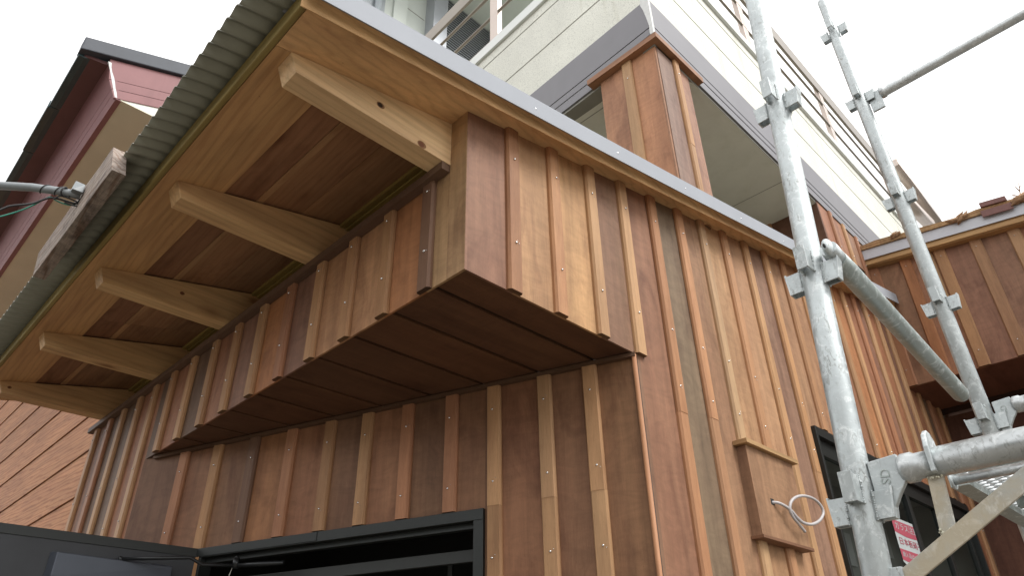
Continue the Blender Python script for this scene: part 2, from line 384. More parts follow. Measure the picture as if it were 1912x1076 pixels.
for i, y in enumerate(sb):
    top = rz(y) - .002
    lo = ZC if y < 1.22 and i < 4 else .1
    spans = []
    if WY0 < y < WY1: spans = [(WZ1 + .035, top), (.1, WZ0 - .03)]
    elif 2.05 < y < 2.5: spans = [(2.80, top), (.1, 2.27)]
    else: spans = [(lo, top)]
    for k, (a, b) in enumerate(spans):
        jt = None
        if lo < 1 and k == 0 and b - a > 2.5: jt = (random.uniform(2.75, 2.95) - a) / (b - a)
        scs = [(b - .20 - a) / (b - a), ((3.32 if i % 2 == 0 else 3.31) - a) / (b - a), (2.98 - a) / (b - a)]
        scs = [q for q in scs if .02 < q < .99][:2 if i < 4 else 3]
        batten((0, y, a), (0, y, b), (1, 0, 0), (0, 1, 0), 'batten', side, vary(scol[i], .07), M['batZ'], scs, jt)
# corner trim below the box
m = MB(); m.sweep([(-.004, Y1 - .016, .1), (-.004, Y1 - .016, ZC - .01)], .0125, (.42, .22, .13)); m.sweep([(.0, Y1 + .0, .1), (.0, Y1 + .0, ZC - .01)], .004, (.05, .03, .02));  m.build('corner_trim', M['batZ'], house)

# ---- soffit of the box: planks running in depth
m = MB(); xs = [-.004, -.205, -.506, -.823, -1.14, -1.46, -1.785, -2.11, -2.435, -2.77, -3.09, X0 + .02]
def yd(x): return Y1 * (1 - x / X0)
for a, b in zip(xs[:-1], xs[1:]):
    a2, b2 = a - .012, b + .012
    ya, yb = yd(a2) , max(yd(b2), .02)
    ya, yb = max(ya - .002, .04), max(yb - .002, .036)
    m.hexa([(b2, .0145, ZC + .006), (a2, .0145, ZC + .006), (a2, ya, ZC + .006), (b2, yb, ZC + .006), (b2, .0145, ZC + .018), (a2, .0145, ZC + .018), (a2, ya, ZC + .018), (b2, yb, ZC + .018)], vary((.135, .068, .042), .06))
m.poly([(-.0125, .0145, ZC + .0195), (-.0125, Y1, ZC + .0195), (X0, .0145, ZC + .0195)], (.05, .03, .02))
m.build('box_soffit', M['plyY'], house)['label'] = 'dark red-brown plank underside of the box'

# ---- entrance wall (slanted recess)
u = Vector((-X0, Y1, 0)).normalized()       # along the wall, from left to right
nn = Vector((u.y, -u.x, 0))                 # outward (towards camera)
O = Vector((X0, 0, 0)); LW = Vector((X0, Y1, 0)).length
def dw(s_, v=0, z=0): p = O + u * s_ + nn * v; p.z = z; return p
def dx(x): return (x - X0) / u.x
DL, DR, DT = dx(-2.66), dx(-.82), 2.395
db = [dx(x) for x in (-2.965, -2.68, -2.385, -2.095, -1.815, -1.555, -1.29, -1.015, -.765, -.482, -.24)]
dcol = [BR, BM, BD, BR, BM, BM, BR, BR, BM, BM, BL]
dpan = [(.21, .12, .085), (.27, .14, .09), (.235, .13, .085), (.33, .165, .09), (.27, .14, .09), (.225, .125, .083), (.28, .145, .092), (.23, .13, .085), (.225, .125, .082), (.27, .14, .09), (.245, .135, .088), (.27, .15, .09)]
m = MB(); es = [0] + db + [LW]
for i in range(len(es) - 1):
    a, b = es[i], es[i + 1]
    for a2, b2 in ([(a, b)] if not (a < DR < b or a < DL < b) else ([(a, DR), (DR, b)] if a < DR < b else [(a, DL), (DL, b)])):
        lo = DT if DL - .001 < (a2 + b2) / 2 < DR + .001 else 0
        m.prism([dw(a2, 0, lo), dw(b2, 0, lo), dw(b2, -.03, lo), dw(a2, -.03, lo)], [dw(a2, 0, ZC), dw(b2, 0, ZC), dw(b2, -.03, ZC), dw(a2, -.03, ZC)], vary(dpan[i], .05))
ent = m.build('entrance_wall', M['plyZ'], house); ent['label'] = 'recessed slanting wall above the entrance door'
for i, s_ in enumerate(db):
    over = DL < s_ < DR
    lo = DT + .004 if over else .1
    top = ZC - .02
    H = top - lo
    jt = None if over or i < 2 else (2.40 - .1) / H
    scs = [(2.52 - lo) / H, (2.91 - lo) / H] + ([] if over else [(2.15 - lo) / H])
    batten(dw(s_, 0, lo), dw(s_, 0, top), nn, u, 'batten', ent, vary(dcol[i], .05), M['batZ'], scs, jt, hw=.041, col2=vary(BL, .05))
m = MB(); m.prism([dw(.12, .0, ZC - .022), dw(LW, .0, ZC - .022), dw(LW, .03, ZC - .022), dw(.12, .03, ZC - .022)], [dw(.12, .0, ZC - .001), dw(LW, .0, ZC - .001), dw(LW, .03, ZC - .001), dw(.12, .03, ZC - .001)], (.13, .075, .05)); m.build('soffit_trim', M['batX'], house)

# ---- door frame, open leaf, dark interior
df = thing('tmp', '', '', (0, 0, 0)); bpy.data.objects.remove(df)
m = MB()
def dprism(a, b, v0, v1, z0, z1, col=(1, 1, 1), mi=0): m.prism([dw(a, v0, z0), dw(b, v0, z0), dw(b, v1, z0), dw(a, v1, z0)], [dw(a, v0, z1), dw(b, v0, z1), dw(b, v1, z1), dw(a, v1, z1)], col, mi)
dprism(DL - .03, DR, -.07, .022, DT - .055, DT); dprism(DR - .055, DR, -.07, .0225, 0, DT - .0555); dprism(DL - .03, DL + .03, -.07, .0225, 0, DT - .0555)
dprism(DL + .03, DR - .055, -.062, -.02, DT - .085, DT - .0555)
dprism(DL - .03, DL + .9, .0225, .026, DT - .05, DT - .001)
dfr = m.build('door_frame', M['dark_alu'], house, bevel=.002)
m = MB(); dprism(DL + .03, DR - .055, -.16, -.13, DT - .22, DT - .16); dprism(DR - .75, DR - .70, -.30, -.27, 0, DT - .22); dprism(DR - .45, DR - .42, -.42, -.40, 0, DT - .1); dprism(DL, DR, -.45, -.42, DT - .30, DT - .24); m.build('inner_door_frame', M['interior2'], house, bevel=.002)
m = MB(); d = 1.3
m.box((-4.85, 0.06, .002), (-4.80, 7.2, 3.7), mi=0)
A, Bq = dw(DL - .25, -.04), dw(DR + .2, -.04)
def wallq(p, q, z0, z1): m.poly([(p[0], p[1], z0), (q[0], q[1], z0), (q[0], q[1], z1), (p[0], p[1], z1)])
P1_, P2_ = dw(DL - .1, -1.3), dw(DR + .1, -1.3)
wallq(A, P1_, 0, 2.9); wallq(P1_, P2_, 0, 2.9); wallq(P2_, Bq, 0, 2.9); m.poly([(A.x, A.y, 2.6), (P1_.x, P1_.y, 2.6), (P2_.x, P2_.y, 2.6), (Bq.x, Bq.y, 2.6)])
m.build('dark_hallway', M['interior'], house)
# open leaf in plane x = -2.67
LX = -2.665
m = MB()
m.box((LX - .04, -.98, .02), (LX, .235, 2.385)); leaf = m.build('open_door_leaf', M['door_grey'], house, bevel=.002); leaf['label'] = 'charcoal entrance door standing open with a closer arm'
m = MB(); m.box((LX - .041, -.984, 2.345), (LX + .006, .236, 2.3945)); m.build('leaf_top_rail', M['dark_alu'], leaf, bevel=.0015)
m = MB(); ax, ay0, ay1, z0_, z1_ = LX + .06, -.555, .075, 2.165, 2.282
m.hexa([(LX + .0005, ay0, z0_ - .01), (ax, ay0 + .02, z0_ - .01), (ax, ay1 - .0, z0_ + .01), (LX + .0005, ay1, z0_ + .0), (LX + .0005, ay0, z1_), (ax, ay0 + .02, z1_ - .004), (ax - .01, ay1, z1_ - .014), (LX + .0005, ay1, z1_)])
m.build('door_closer', M['closer'], leaf, bevel=.004)
m = MB(); pa = wx((225, 1045), LX + .04); zc_ = pa.z
e1 = wz((355, 1042), zc_ + .01); e2 = wz((378, 1056), zc_ - .015); e3 = wz((440, 1057), zc_ - .015)
m.sweep([pa, e1, e2, e3], [.010, .010, .010, .010], n=12); m.ball(pa, .016, n=10); m.sweep([e3 - Vector((0, 0, .014)), e3 + Vector((0, 0, .040))], .019, n=18); m.sweep([e3 + Vector((0, 0, .040)), e3 + Vector((0, 0, .050))], .010, n=10)
e4 = dw(dx(e3.x) + .28, -.04, e3.z); m.sweep([e3, (e3 + e4) / 2, e4], [.012, .014, .012], n=12)
m.build('closer_arm', M['black_steel'], leaf)
m = MB(); pts = [e3 + Vector((-.012, -.01, .0)), e3 + Vector((-.018, -.014, -.03)), e3 + Vector((-.03, -.016, -.05)), e3 + Vector((-.022, -.014, -.075)), e3 + Vector((-.035, -.016, -.09))]
m.sweep(pts, .0012, n=6); m.sweep([pts[1], pts[1] + Vector((-.012, 0, -.025)), pts[1] + Vector((-.004, 0, -.05)), pts[1] + Vector((-.02, 0, -.08))], .001, n=6)
cc = e3.lerp(e4, .12); m.sweep([cc + Vector((.0, -.011 * math.cos(a), .011 * math.sin(a) )) for a in [i * math.pi / 6 for i in range(-5, 6)]], .0012, n=6)
m.build('string', M['string'], leaf)

# ---- roof: sheathing, eave boards, rafters, flashing, corrugated sheets
m = MB()
def slab(x0, x1, y0, y1, d0, d1, col, mi=0):
    m.hexa([(x0, y0, rz(y0) + d0), (x1, y0, rz(y0) + d0), (x1, y1, rz(y1) + d0), (x0, y1, rz(y1) + d0), (x0, y0, rz(y0) + d1), (x1, y0, rz(y0) + d1), (x1, y1, rz(y1) + d1), (x0, y1, rz(y1) + d1)], col, mi)
slab(-5.02, .119, -.899, 7.4, .0235, .10, (.3, .2, .12)); roof = m.build('roof', M['deck'], house)
m = MB()
shc = [(.31, .17, .11), (.44, .28, .17), (.34, .20, .125), (.34, .20, .12)]
for i, (a, b) in enumerate(((-.603, -.436), (-.434, -.398), (-.396, -.17), (-.168, .158))):
    for xa, xb in ((-5.0, -3.1), (-3.098, -1.5), (-1.498, -.1225)):
        slab(xa, xb, a, b, .010 + (.0 if i != 1 else -.004), .023, vary(shc[i], .09))
m.build('sheathing_boards', M['sofX'], roof)['label'] = 'dark cedar boards between the rafters'
m = MB(); slab(-5.02, -.122, -.898, -.605, 0, .0225, (.62, .395, .215)); m.build('pale_eave_board', M['pineX'], roof)
m = MB(); slab(-.120, .118, -.898, 5.93, 0, .0225, (.74, .49, .285)); m.build('pale_verge_board', M['pineY'], roof)
m = MB()
m.hexa([(-5.02, -.925, rz(-.9) - .001), (.12, -.925, rz(-.9) - .001), (.12, -.899, rz(-.9) - .001), (-5.02, -.899, rz(-.9) - .001), (-5.02, -.925, rz(-.9) + .088), (.12, -.925, rz(-.9) + .088), (.12, -.899, rz(-.9) + .088), (-5.02, -.899, rz(-.9) + .088)], (.33, .27, .11))
m.build('eave_fascia_board', M['eavebeam'], roof, bevel=.006)
for i, xr in enumerate((-.116, -1.208, -2.285, -3.395, -4.51)):
    m = MB(); x0_, x1_ = xr - .113, xr; zb = 3.6965
    c = ((.80, .60, .39), (.70, .49, .29), (.68, .48, .28), (.64, .44, .25), (.66, .45, .26))[i]
    m.hexa([(x0_, -.80, zb), (x1_, -.80, zb), (x1_, .155, zb), (x0_, .155, zb), (x0_, -.835, rz(-.835) - .0012), (x1_, -.835, rz(-.835) - .0012), (x1_, .155, rz(.155) - .0012), (x0_, .155, rz(.155) - .0012)], c, 0, .13 + .21 * i)
    # knots on the visible side
    kn = {0: [(-.404, 3.795, .017, 1), (-.17, 3.715, .02, 0)], 2: [(-.36, 3.80, .012, 0)], 4: [(-.76, 3.752, .012, 0)]}.get(i, [])
    for ky, kz, kr, hole in kn:
        r1 = [Vector((x1_ + .0006, ky + kr * 1.25 * math.cos(a), kz + kr * math.sin(a))) for a in [j * math.pi / 8 for j in range(16)]]
        m.poly(r1, (.30, .16, .085), 1)
        r2 = [Vector((x1_ + .0011, ky - kr * .15 + kr * .8 * math.cos(a), kz + kr * .72 * math.sin(a))) for a in [j * math.pi / 8 for j in range(16)]]
        m.poly(r2, (.035, .02, .014) if hole else (.2, .085, .05), 1)
    ob = m.build('rafter_tail', [M['beam'], M['batY']], roof, bevel=.0025)
# verge (side) trim following the measured line of the edge
off = [(-.93, .0), (-.6, -.008), (0, -.023), (.7, -.035), (1.65, -.037), (3.3, -.030), (5.93, -.006)]
def strip(xa, xb, d0, d1, mat, name, col, curve=1.0, parent=None, prof=None, bevel=0):
    m = MB()
    for (ya, oa), (yb, ob) in zip(off[:-1], off[1:]):
        pa = [(x, ya, rz(ya) + oa * curve + dd) for x, dd in prof]; pb = [(x, yb, rz(yb) + ob * curve + dd) for x, dd in prof]
        m.prism(pa, pb, col, 0, .37, False, False)
    (ya, oa), (yb, ob) = off[0], off[-1]
    m.poly([(x, ya, rz(ya) + oa * curve + dd) for x, dd in prof], col); m.poly([(x, yb, rz(yb) + ob * curve + dd) for x, dd in prof], col)
    return m.build(name, mat, parent or roof, bevel=bevel)
mp = [(.119, .0), (.123, -.018), (.129, -.0205), (.133, -.014), (.136, .006), (.142, .022), (.152, .03), (.160, .034), (.160, .075), (.119, .075)]
strip(0, 0, 0, 0, M['pineY'], 'verge_moulding', (.74, .49, .28), 1, None, mp)
wp = [(.1605, .024), (.181, .002), (.184, .002), (.184, .118), (-.05, .118), (-.05, .1155), (.1815, .1155), (.1815, .0045), (.1605, .0275)]
fl = strip(0, 0, 0, 0, M['white_metal'], 'verge_flashing', (1, 1, 1), 1, None, wp)
m = MB()
for y in (.28, .95, 1.66, 2.4, 3.1): m = MB(); m.ball((.1845, y, rz(y) + .015 + random.uniform(0, .01)), .006, (1, 1, 1), 0, 8, (.35, 1, 1)); m.build('rivet', M['screw'], fl)
# corrugated sheet: waves across x, sheets run with the slope
m = MB(); pitch = .0815; amp = .0125; per = 10; xa = -5.35; n = int((.165 - xa) / pitch * per)
rows = [(-1.078, .096), (-.9, .096), (-.4, .096), (6.0, .096)]
b = 0
for y, d in rows:
    for i in range(n + 1):
        x = xa + i * pitch / per; zz = amp * (1.25 * math.cos(2 * math.pi * (x + .129 - .041) / pitch))
        zz = amp * math.cos(2 * math.pi * (x + .129) / pitch)
        m.v.append(Vector((x, y, rz(y) + d + amp + zz)))
for j in range(len(rows) - 1):
    for i in range(n):
        m.face((j * (n + 1) + i, j * (n + 1) + i + 1, (j + 1) * (n + 1) + i + 1, (j + 1) * (n + 1) + i), (1, 1, 1), 0, True, .3)
ob = m.build('corrugated_sheet', M['corr'], roof); md = ob.modifiers.new('t', 'SOLIDIFY'); md.thickness = .0018; md.offset = 1

# ---- power outlet cover on the side wall
m = MB(); ya, yb, za, zb = 2.045, 2.60, 2.268, 2.775
m.box((.0, ya, za + .018), (.055, yb, zb - .001), (.30, .185, .13)); m.box((.0551, ya, za + .018), (.060, yb, zb - .001), (.35, .215, .14))
cov = m.build('cover_box', M['plyZ'], house, bevel=.001); cov['label'] = 'shallow wooden cover box on the side wall with a cable hole'
m = MB(); m.box((.0, ya - .03, zb), (.088, yb + .03, zb + .026), (.42, .275, .155)); m.build('cover_cap', M['batY'], cov, bevel=.002)
m = MB(); m.box((.0, ya - .02, za), (.075, yb + .01, za + .0175), (.22, .12, .08)); m.build('cover_sill', M['batY'], cov, bevel=.002)
m = MB(); m.poly([(.0605, 2.215, 2.47), (.0605, 2.255, 2.47), (.0605, 2.255, 2.505), (.0605, 2.215, 2.505)]); m.build('cable_hole', M['interior'], cov)

# ---- window in the side wall
m = MB(); fw = .045
def fbox(y0, y1, z0, z1, x0=-.05, x1=.03, mm=None): (mm or m).box((x0, y0, z0), (x1, y1, z1))
fbox(WY0, WY1, WZ1 - fw, WZ1 + .02); fbox(WY0 - .001, WY0 + .03, WZ0, WZ1 - fw - .0005); fbox(WY1 - fw, WY1, WZ0, WZ1 - fw - .0005); fbox(WY0, WY1, WZ0 - .02, WZ0 - .0005)
win = m.build('window', M['dark_alu'], house, bevel=.002); win['label'] = 'wide dark-framed window with a red and white sticker'
m = MB(); fbox(WY0 + .031, WY1 - fw - .001, WZ1 - .16, WZ1 - fw - .001, -.045, -.005); fbox(WY0 + .031, WY0 + .06, WZ0, WZ1 - .161, -.045, -.005)
fbox(4.83, 4.90, WZ0, WZ1 - .161, -.045, -.004); fbox(6.36, 6.42, WZ0, WZ1 - .161, -.045, -.005); fbox(5.55, 5.62, WZ0, WZ1 - .161, -.045, -.0045); m.build('sash', M['dark_alu'], win, bevel=.002)
m = MB(); m.poly([(-.03, WY0 + .03, WZ0), (-.03, WY1 - fw, WZ0), (-.03, WY1 - fw, WZ1 - fw), (-.03, WY0 + .03, WZ1 - fw)]); m.build('pane', M['glass'], win)
m = MB(); m.box((-.75, 3.0, 1.0), (-.72, 6.8, 3.6)); m.poly([(-.72, 3.0, 3.3), (-.05, 3.0, 3.3), (-.05, 6.8, 3.3), (-.72, 6.8, 3.3)]); m.poly([(-.72, 3.02, 1.0), (-.051, 3.02, 1.0), (-.051, 3.02, 3.3), (-.72, 3.02, 3.3)]); m.poly([(-.72, 6.75, 1.0), (-.051, 6.75, 1.0), (-.051, 6.75, 3.3), (-.72, 6.75, 3.3)])
rm_ = m.build('room_behind', paint('room_plaster', (.42, .43, .40), .8, 0, .1, 2), win)
for qa, qb in (((1530, 864), (1552, 890)), ((1573, 995), (1600, 1060)), ((1704, 972), (1736, 1022)), ((1640, 985), (1668, 1045)), ((1618, 940), (1690, 950))):
    a_, b_ = wx(qa, -.70), wx(qb, -.70); m = MB(); m.box((-.7195, min(a_.y, b_.y), min(a_.z, b_.z)), (-.69, max(a_.y, b_.y), max(a_.z, b_.z))); m.build('wall_panel', paint('pale_board', (.62, .63, .62), .7), rm_)
# sticker (at its measured corners on the glass)
sx = -.022
ST = [wx(q, sx) for q in (z5(1592, 896, 440, 455), z5(1592, 896, 685, 475), z5(1592, 896, 800, 850), z5(1592, 896, 640, 965))]
syl, syr = min(p.y for p in ST), max(p.y for p in ST)
TL = wx(z5(1592, 896, 437, 440), sx); BLc = wx(z5(1592, 896, 560, 910), sx); TRc = wx(z5(1592, 896, 685, 475), sx)
s_y0 = (TL.y + BLc.y) / 2; s_z1 = TL.z; s_z0 = BLc.z; s_y1 = TRc.y
def stp(a, b_, o=0): return Vector((sx + o, s_y0 + (s_y1 - s_y0) * a, s_z0 + (s_z1 - s_z0) * b_))
m = MB(); m.poly([stp(.0, .0), stp(.15, -.1), stp(.9, -.1), stp(1.05, .0), stp(1.05, 1.0), stp(.9, 1.08), stp(.2, 1.08), stp(.0, 1.0)], (1, 1, 1), 0)
def arc(b0, b1, bulge, a0=.0, a1=1.05):
    lo = [stp(a0 + (a1 - a0) * i / 8, b0 - bulge * math.sin(math.pi * i / 8), .0012) for i in range(9)]
    m.poly(lo + [stp(a1, b1 , .0012), stp(a0, b1, .0012)], (1, 1, 1), 1)
arc(.70, 1.0, .05); arc(.04, .30, .05)
stk = m.build('sticker', [M['paper'], M['red']], win)
def text(body, name, size, mat, parent, mtx, extrude=.0004, align='CENTER', sx_=1.0):
    cu = bpy.data.curves.new(name, 'FONT'); cu.body = body; cu.size = size; cu.align_x = align; cu.align_y = 'CENTER'; cu.extrude = extrude
    o = bpy.data.objects.new(name, cu); sc.collection.objects.link(o); bpy.context.view_layer.update()
    me = bpy.data.meshes.new_from_object(o.evaluated_get(bpy.context.evaluated_depsgraph_get())); bpy.data.objects.remove(o)
    me.materials.clear(); me.materials.append(mat)
    me.transform(mtx @ Matrix.Diagonal((sx_, 1, 1, 1)))
    o = bpy.data.objects.new(name, me)
    sc.collection.objects.link(o)
    if parent is not None:
        me.transform(Matrix.Translation(-WLOC[parent.name])); o.parent = parent
    return o
def yzmat(p): return Matrix.Translation(p) @ Matrix(((0, 0, 1, 0), (1, 0, 0, 0), (0, 1, 0, 0), (0, 0, 0, 1)))
hS = s_z1 - s_z0; wS = (s_y1 - s_y0)
for body, b_, sz, mt in (('ガラス注意', .86, .20, M['paper']), ('日本板硝子', .49, .20, M['red']), ('網入品は10年保証', .17, .135, M['paper'])):
    text(body, 'sticker_text', hS * sz, mt, win, yzmat(stp(.52, b_, .002)), .0002, 'CENTER', wS * .92 / (hS * sz * len(body)) if body[0] != '網' else wS * .95 / (hS * sz * 8.2))

# ---- wing projecting from the side wall at the back
WYF = 5.95; WZB = 4.27; XR = 2.3
def wzt(x): return 5.70 - .122 * x      # underside of wing eave
m = MB()
wbx = [.045, .372, .705, 1.035, 1.365, 1.70, 2.03]
wcol = [BR, (.33, .16, .085), (.40, .24, .14), (.36, .21, .13), (.40, .25, .15), BR, BM]
ex = [0.0005] + wbx + [XR]; wc = [ORG, (.29, .165, .11), RED, MAUVE, (.28, .165, .12), RED, MAUVE, RED]
for i in range(len(ex) - 1):
    a, b_ = ex[i], ex[i + 1]
    m.hexa([(a, WYF, WZB), (b_, WYF, WZB), (b_, WYF + .03, WZB), (a, WYF + .03, WZB), (a, WYF, wzt(a) + .05), (b_, WYF, wzt(b_) + .05), (b_, WYF + .03, wzt(b_) + .05), (a, WYF + .03, wzt(a) + .05)], vary(wc[i], .05))
wing = m.build('wing_wall', M['plyZ'], house); wing['label'] = 'board and batten face of the raised wing behind the scaffold'
for i, x in enumerate(wbx):
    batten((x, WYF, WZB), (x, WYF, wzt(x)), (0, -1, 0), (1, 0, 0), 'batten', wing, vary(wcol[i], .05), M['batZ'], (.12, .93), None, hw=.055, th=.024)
x = .60; batten((x, WYF, WZB + .75), (x, WYF, wzt(x)), (0, -1, 0), (1, 0, 0), 'batten', wing, (.42, .27, .16), M['batZ'], (), None, hw=.04, th=.02)
m = MB()
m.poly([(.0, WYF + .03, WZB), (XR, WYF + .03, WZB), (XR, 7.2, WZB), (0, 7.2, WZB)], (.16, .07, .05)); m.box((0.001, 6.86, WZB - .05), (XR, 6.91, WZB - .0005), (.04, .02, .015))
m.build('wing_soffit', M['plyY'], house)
m = MB(); m.box((0.0005, 7.0, 0), (XR + 1, 7.05, WZB - .051), (.13, .06, .045)); m.box((XR - .03, WYF + .031, WZB + .001), (XR, 7.2, 5.5), RED)
m.build('wing_back_wall', M['plyZ'], house)
# wing roof edge
def wstrip(name, mat, y0, y1, d0, d1, col, xa=-.5, xb=XR + .15, parent=None, bevel=0):
    m = MB(); m.hexa([(xa, y0, wzt(xa) + d0), (xb, y0, wzt(xb) + d0), (xb, y1, wzt(xb) + d0), (xa, y1, wzt(xa) + d0), (xa, y0, wzt(xa) + d1), (xb, y0, wzt(xb) + d1), (xb, y1, wzt(xb) + d1), (xa, y1, wzt(xa) + d1)], col, 0, .4)
    return m.build(name, mat, parent or wing, bevel=bevel)
wstrip('wing_soffit_board', M['pineX'], 5.86, 5.949, -.012, .012, (.46, .29, .15))
wstrip('wing_moulding', M['pineX'], 5.842, 5.8598, -.004, .07, (.50, .33, .18), bevel=.006)
wstrip('wing_flashing', M['white_metal2'], 5.822, 5.8255, .058, .178, (1, 1, 1))
wstrip('wing_roof_deck', M['deck'], 5.8598, 7.3, .072, .17, (1, 1, 1))

# ------------------------------------------------------------------ upper cream house
up = thing('cream_house', 'cream upper storey with grey fascia band, balcony rail and wood-clad corner column', 'house', (-2, 5, 0))
CYU = 1.955; TH = D2R(2.7)
ul = Vector((-math.cos(TH), math.sin(TH), 0)); un = Vector((-math.sin(TH), -math.cos(TH), 0))
def UL(s_, z, o=0): p = Vector((0, CYU, 0)) + ul * s_ + un * o; p.z = z; return p
def UR(y, z, o=0): return Vector((o, y, z - .018 * (min(y, 9) - CYU)))
def ustrip(mb, z0, z1, o0, o1, col=(1, 1, 1), mi=0, sl=(0, 8.0), sr=(0, 12.0)):
    # continuous round the corner: left face from corner to sl, right face to sr
    c0, c1 = Vector((0, CYU, 0)), None
    def cor(z, o): return Vector((o, CYU - o, z))
    pl0 = [UL(sl[1], z0, o0), UL(sl[1], z0, o1), UL(sl[1], z1, o1), UL(sl[1], z1, o0)]
    pc = [cor(z0, o0), cor(z0, o1), cor(z1, o1), cor(z1, o0)]
    pr = [UR(sr[1], z0, o0), UR(sr[1], z0, o1), UR(sr[1], z1, o1), UR(sr[1], z1, o0)]
    mb.prism(pl0, pc, col, mi, .2); mb.prism(pc, pr, col, mi, .6)
m = MB(); ustrip(m, 6.62, 7.60, -.15, 0); uw = m.build('parapet_wall', M['stucco'], up)
# panel grooves as real recesses: build boards with gaps
bpy.data.objects.remove(uw)
m = MB()
for z0, z1 in ((6.626, 7.118), (7.138, 7.628), (7.648, 7.78)): ustrip(m, z0, z1, -.15, 0)
uw = m.build('parapet_wall', M['stucco'], up)
m = MB()
for z0, z1 in ((7.118, 7.138), (7.628, 7.648)): ustrip(m, z0, z1, -.15, -.004)
m.build('panel_joint', M['groove'], uw)
m = MB(); ustrip(m, 7.7805, 7.83, -.17, .035); ustrip(m, 7.8305, 7.95, -.18, .02); m.build('parapet_cap', M['ledge'], uw, bevel=.006)
m = MB(); ustrip(m, 6.288, 6.6255, -.15, .018); ustrip(m, 6.205, 6.278, -.15, .016); ustrip(m, 6.105, 6.198, -.15, .012); bd = m.build('fascia_band', M['band'], up)
m = MB(); ustrip(m, 6.106, 6.288, -.149, .008); ustrip(m, 6.080, 6.1045, -.15, -.006); m.build('band_joint', M['groove'], bd)
m = MB()   # ragged sealant strip down the corner
zz = [6.19, 6.22, 6.30, 6.42, 6.52, 6.60, 6.66, 6.70]; wl = [.03, .035, .03, .045, .06, .08, .07, .05]
for a, b_, w1, w2 in zip(zz[:-1], zz[1:], wl[:-1], wl[1:]):
    c_a, c_b = Vector((.0215, CYU - .0215, a)), Vector((.0215, CYU - .0215, b_))
    m.poly([c_a, c_b, c_b + Vector((-w2, 0, 0)), c_a + Vector((-w1, 0, 0))]); m.poly([c_a, c_a + Vector((0, .025, 0)), c_b + Vector((0, .03, 0)), c_b])
m.build('corner_sealant', M['seal'], bd)
m = MB()
sz_ = lambda y: 6.083 - .018 * (y - CYU)
m.poly([(-.008, CYU + .008, sz_(CYU)), (-.008, 12, sz_(12)), (-7, 12, sz_(12)), (-7, CYU + .34, sz_(CYU + .3))])
sf = m.build('soffit', M['soffit'], up)
m = MB()
for y in (2.19, 4.25, 6.3): m.box((-6.5, y, sz_(y) - .0015), (-.02, y + .007, sz_(y) + .001))
m.build('soffit_joint', M['groove'], sf)
# wood-clad corner column
m = MB(); cx0, cx1, cy0, cy1 = -.565, -.006, CYU + .012, 2.44; cz0, cz1 = 4.40, 6.11
CC = (.42, .225, .145); CM = (.27, .185, .165)
m.box((cx0, cy0, cz0), (-.30, cy0 + .02, cz1), CC); m.box((-.30, cy0 - .0005, cz0), (-.024, cy0 + .02, cz1), vary(CC, .05)); m.box((-.024, cy0 - .002, cz0), (-.012, cy0 + .02, cz1), (.36, .2, .13))
m.box((cx1 - .02, cy0 + .021, cz0), (cx1, 2.24, cz1), CM); m.box((cx1 - .02, 2.24, cz0), (cx1 - .0005, cy1, cz1), (.36, .21, .16)); m.box((cx0 + .0005, cy0 + .0205, cz0), (cx0 + .02, cy1, cz1), CC)
m.box((cx0 + .0205, cy1 - .02, cz0), (cx1 - .0205, cy1 - .0005, cz1), CC)
colm = m.build('corner_column', M['plyZ'], up); colm['label'] = 'wood-clad column under the upper corner'
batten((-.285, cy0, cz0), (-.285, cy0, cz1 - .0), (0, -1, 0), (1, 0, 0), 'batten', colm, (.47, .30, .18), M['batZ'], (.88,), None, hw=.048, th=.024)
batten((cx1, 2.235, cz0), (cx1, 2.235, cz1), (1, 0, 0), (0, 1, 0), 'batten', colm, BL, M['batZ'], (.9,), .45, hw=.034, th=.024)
m = MB(); t0, t1 = 6.095, 6.150
m.box((-.66, cy0 - .062, t0), (.05, cy0 - .002, t1), (.33, .175, .11)); m.box((-.004, cy0 - .0015, t0), (.05, 2.60, t1), (.33, .175, .11)); m.box((-.66, cy0 - .0015, t0), (-.567, cy0 + .15, t1), (.30, .16, .10))
m.build('column_head_trim', M['batX'], colm)
# wood-clad room behind
m = MB(); zt_ = 6.06
m.box((-.62, 4.83, 5.08), (-.001, 4.86, zt_), (.17, .09, .065)); m.box((-.03, 4.8605, 5.16), (.0, 5.12, zt_), (.38, .19, .13)); m.box((-.03, 5.1205, 5.22), (-.0005, 5.46, zt_), (.38, .2, .14)); m.box((-.03, 5.4605, 5.6), (0, 7.6, zt_), (.33, .2, .15)); m.box((-.65, 4.8605, 5.6), (-.621, 7, zt_), RED)
rm = m.build('clad_room', M['plyZ'], up)
for y, c in ((5.12, BR), (5.46, BL), (5.8, BR), (6.15, BM)): batten((0, y, rz(y) + .13), (0, y, zt_), (1, 0, 0), (0, 1, 0), 'batten', rm, c, M['batZ'], (.5, .93), hw=.034)
batten((-.55, 4.83, 5.08), (-.55, 4.83, zt_), (0, -1, 0), (1, 0, 0), 'batten', rm, BM, M['batZ'], ())
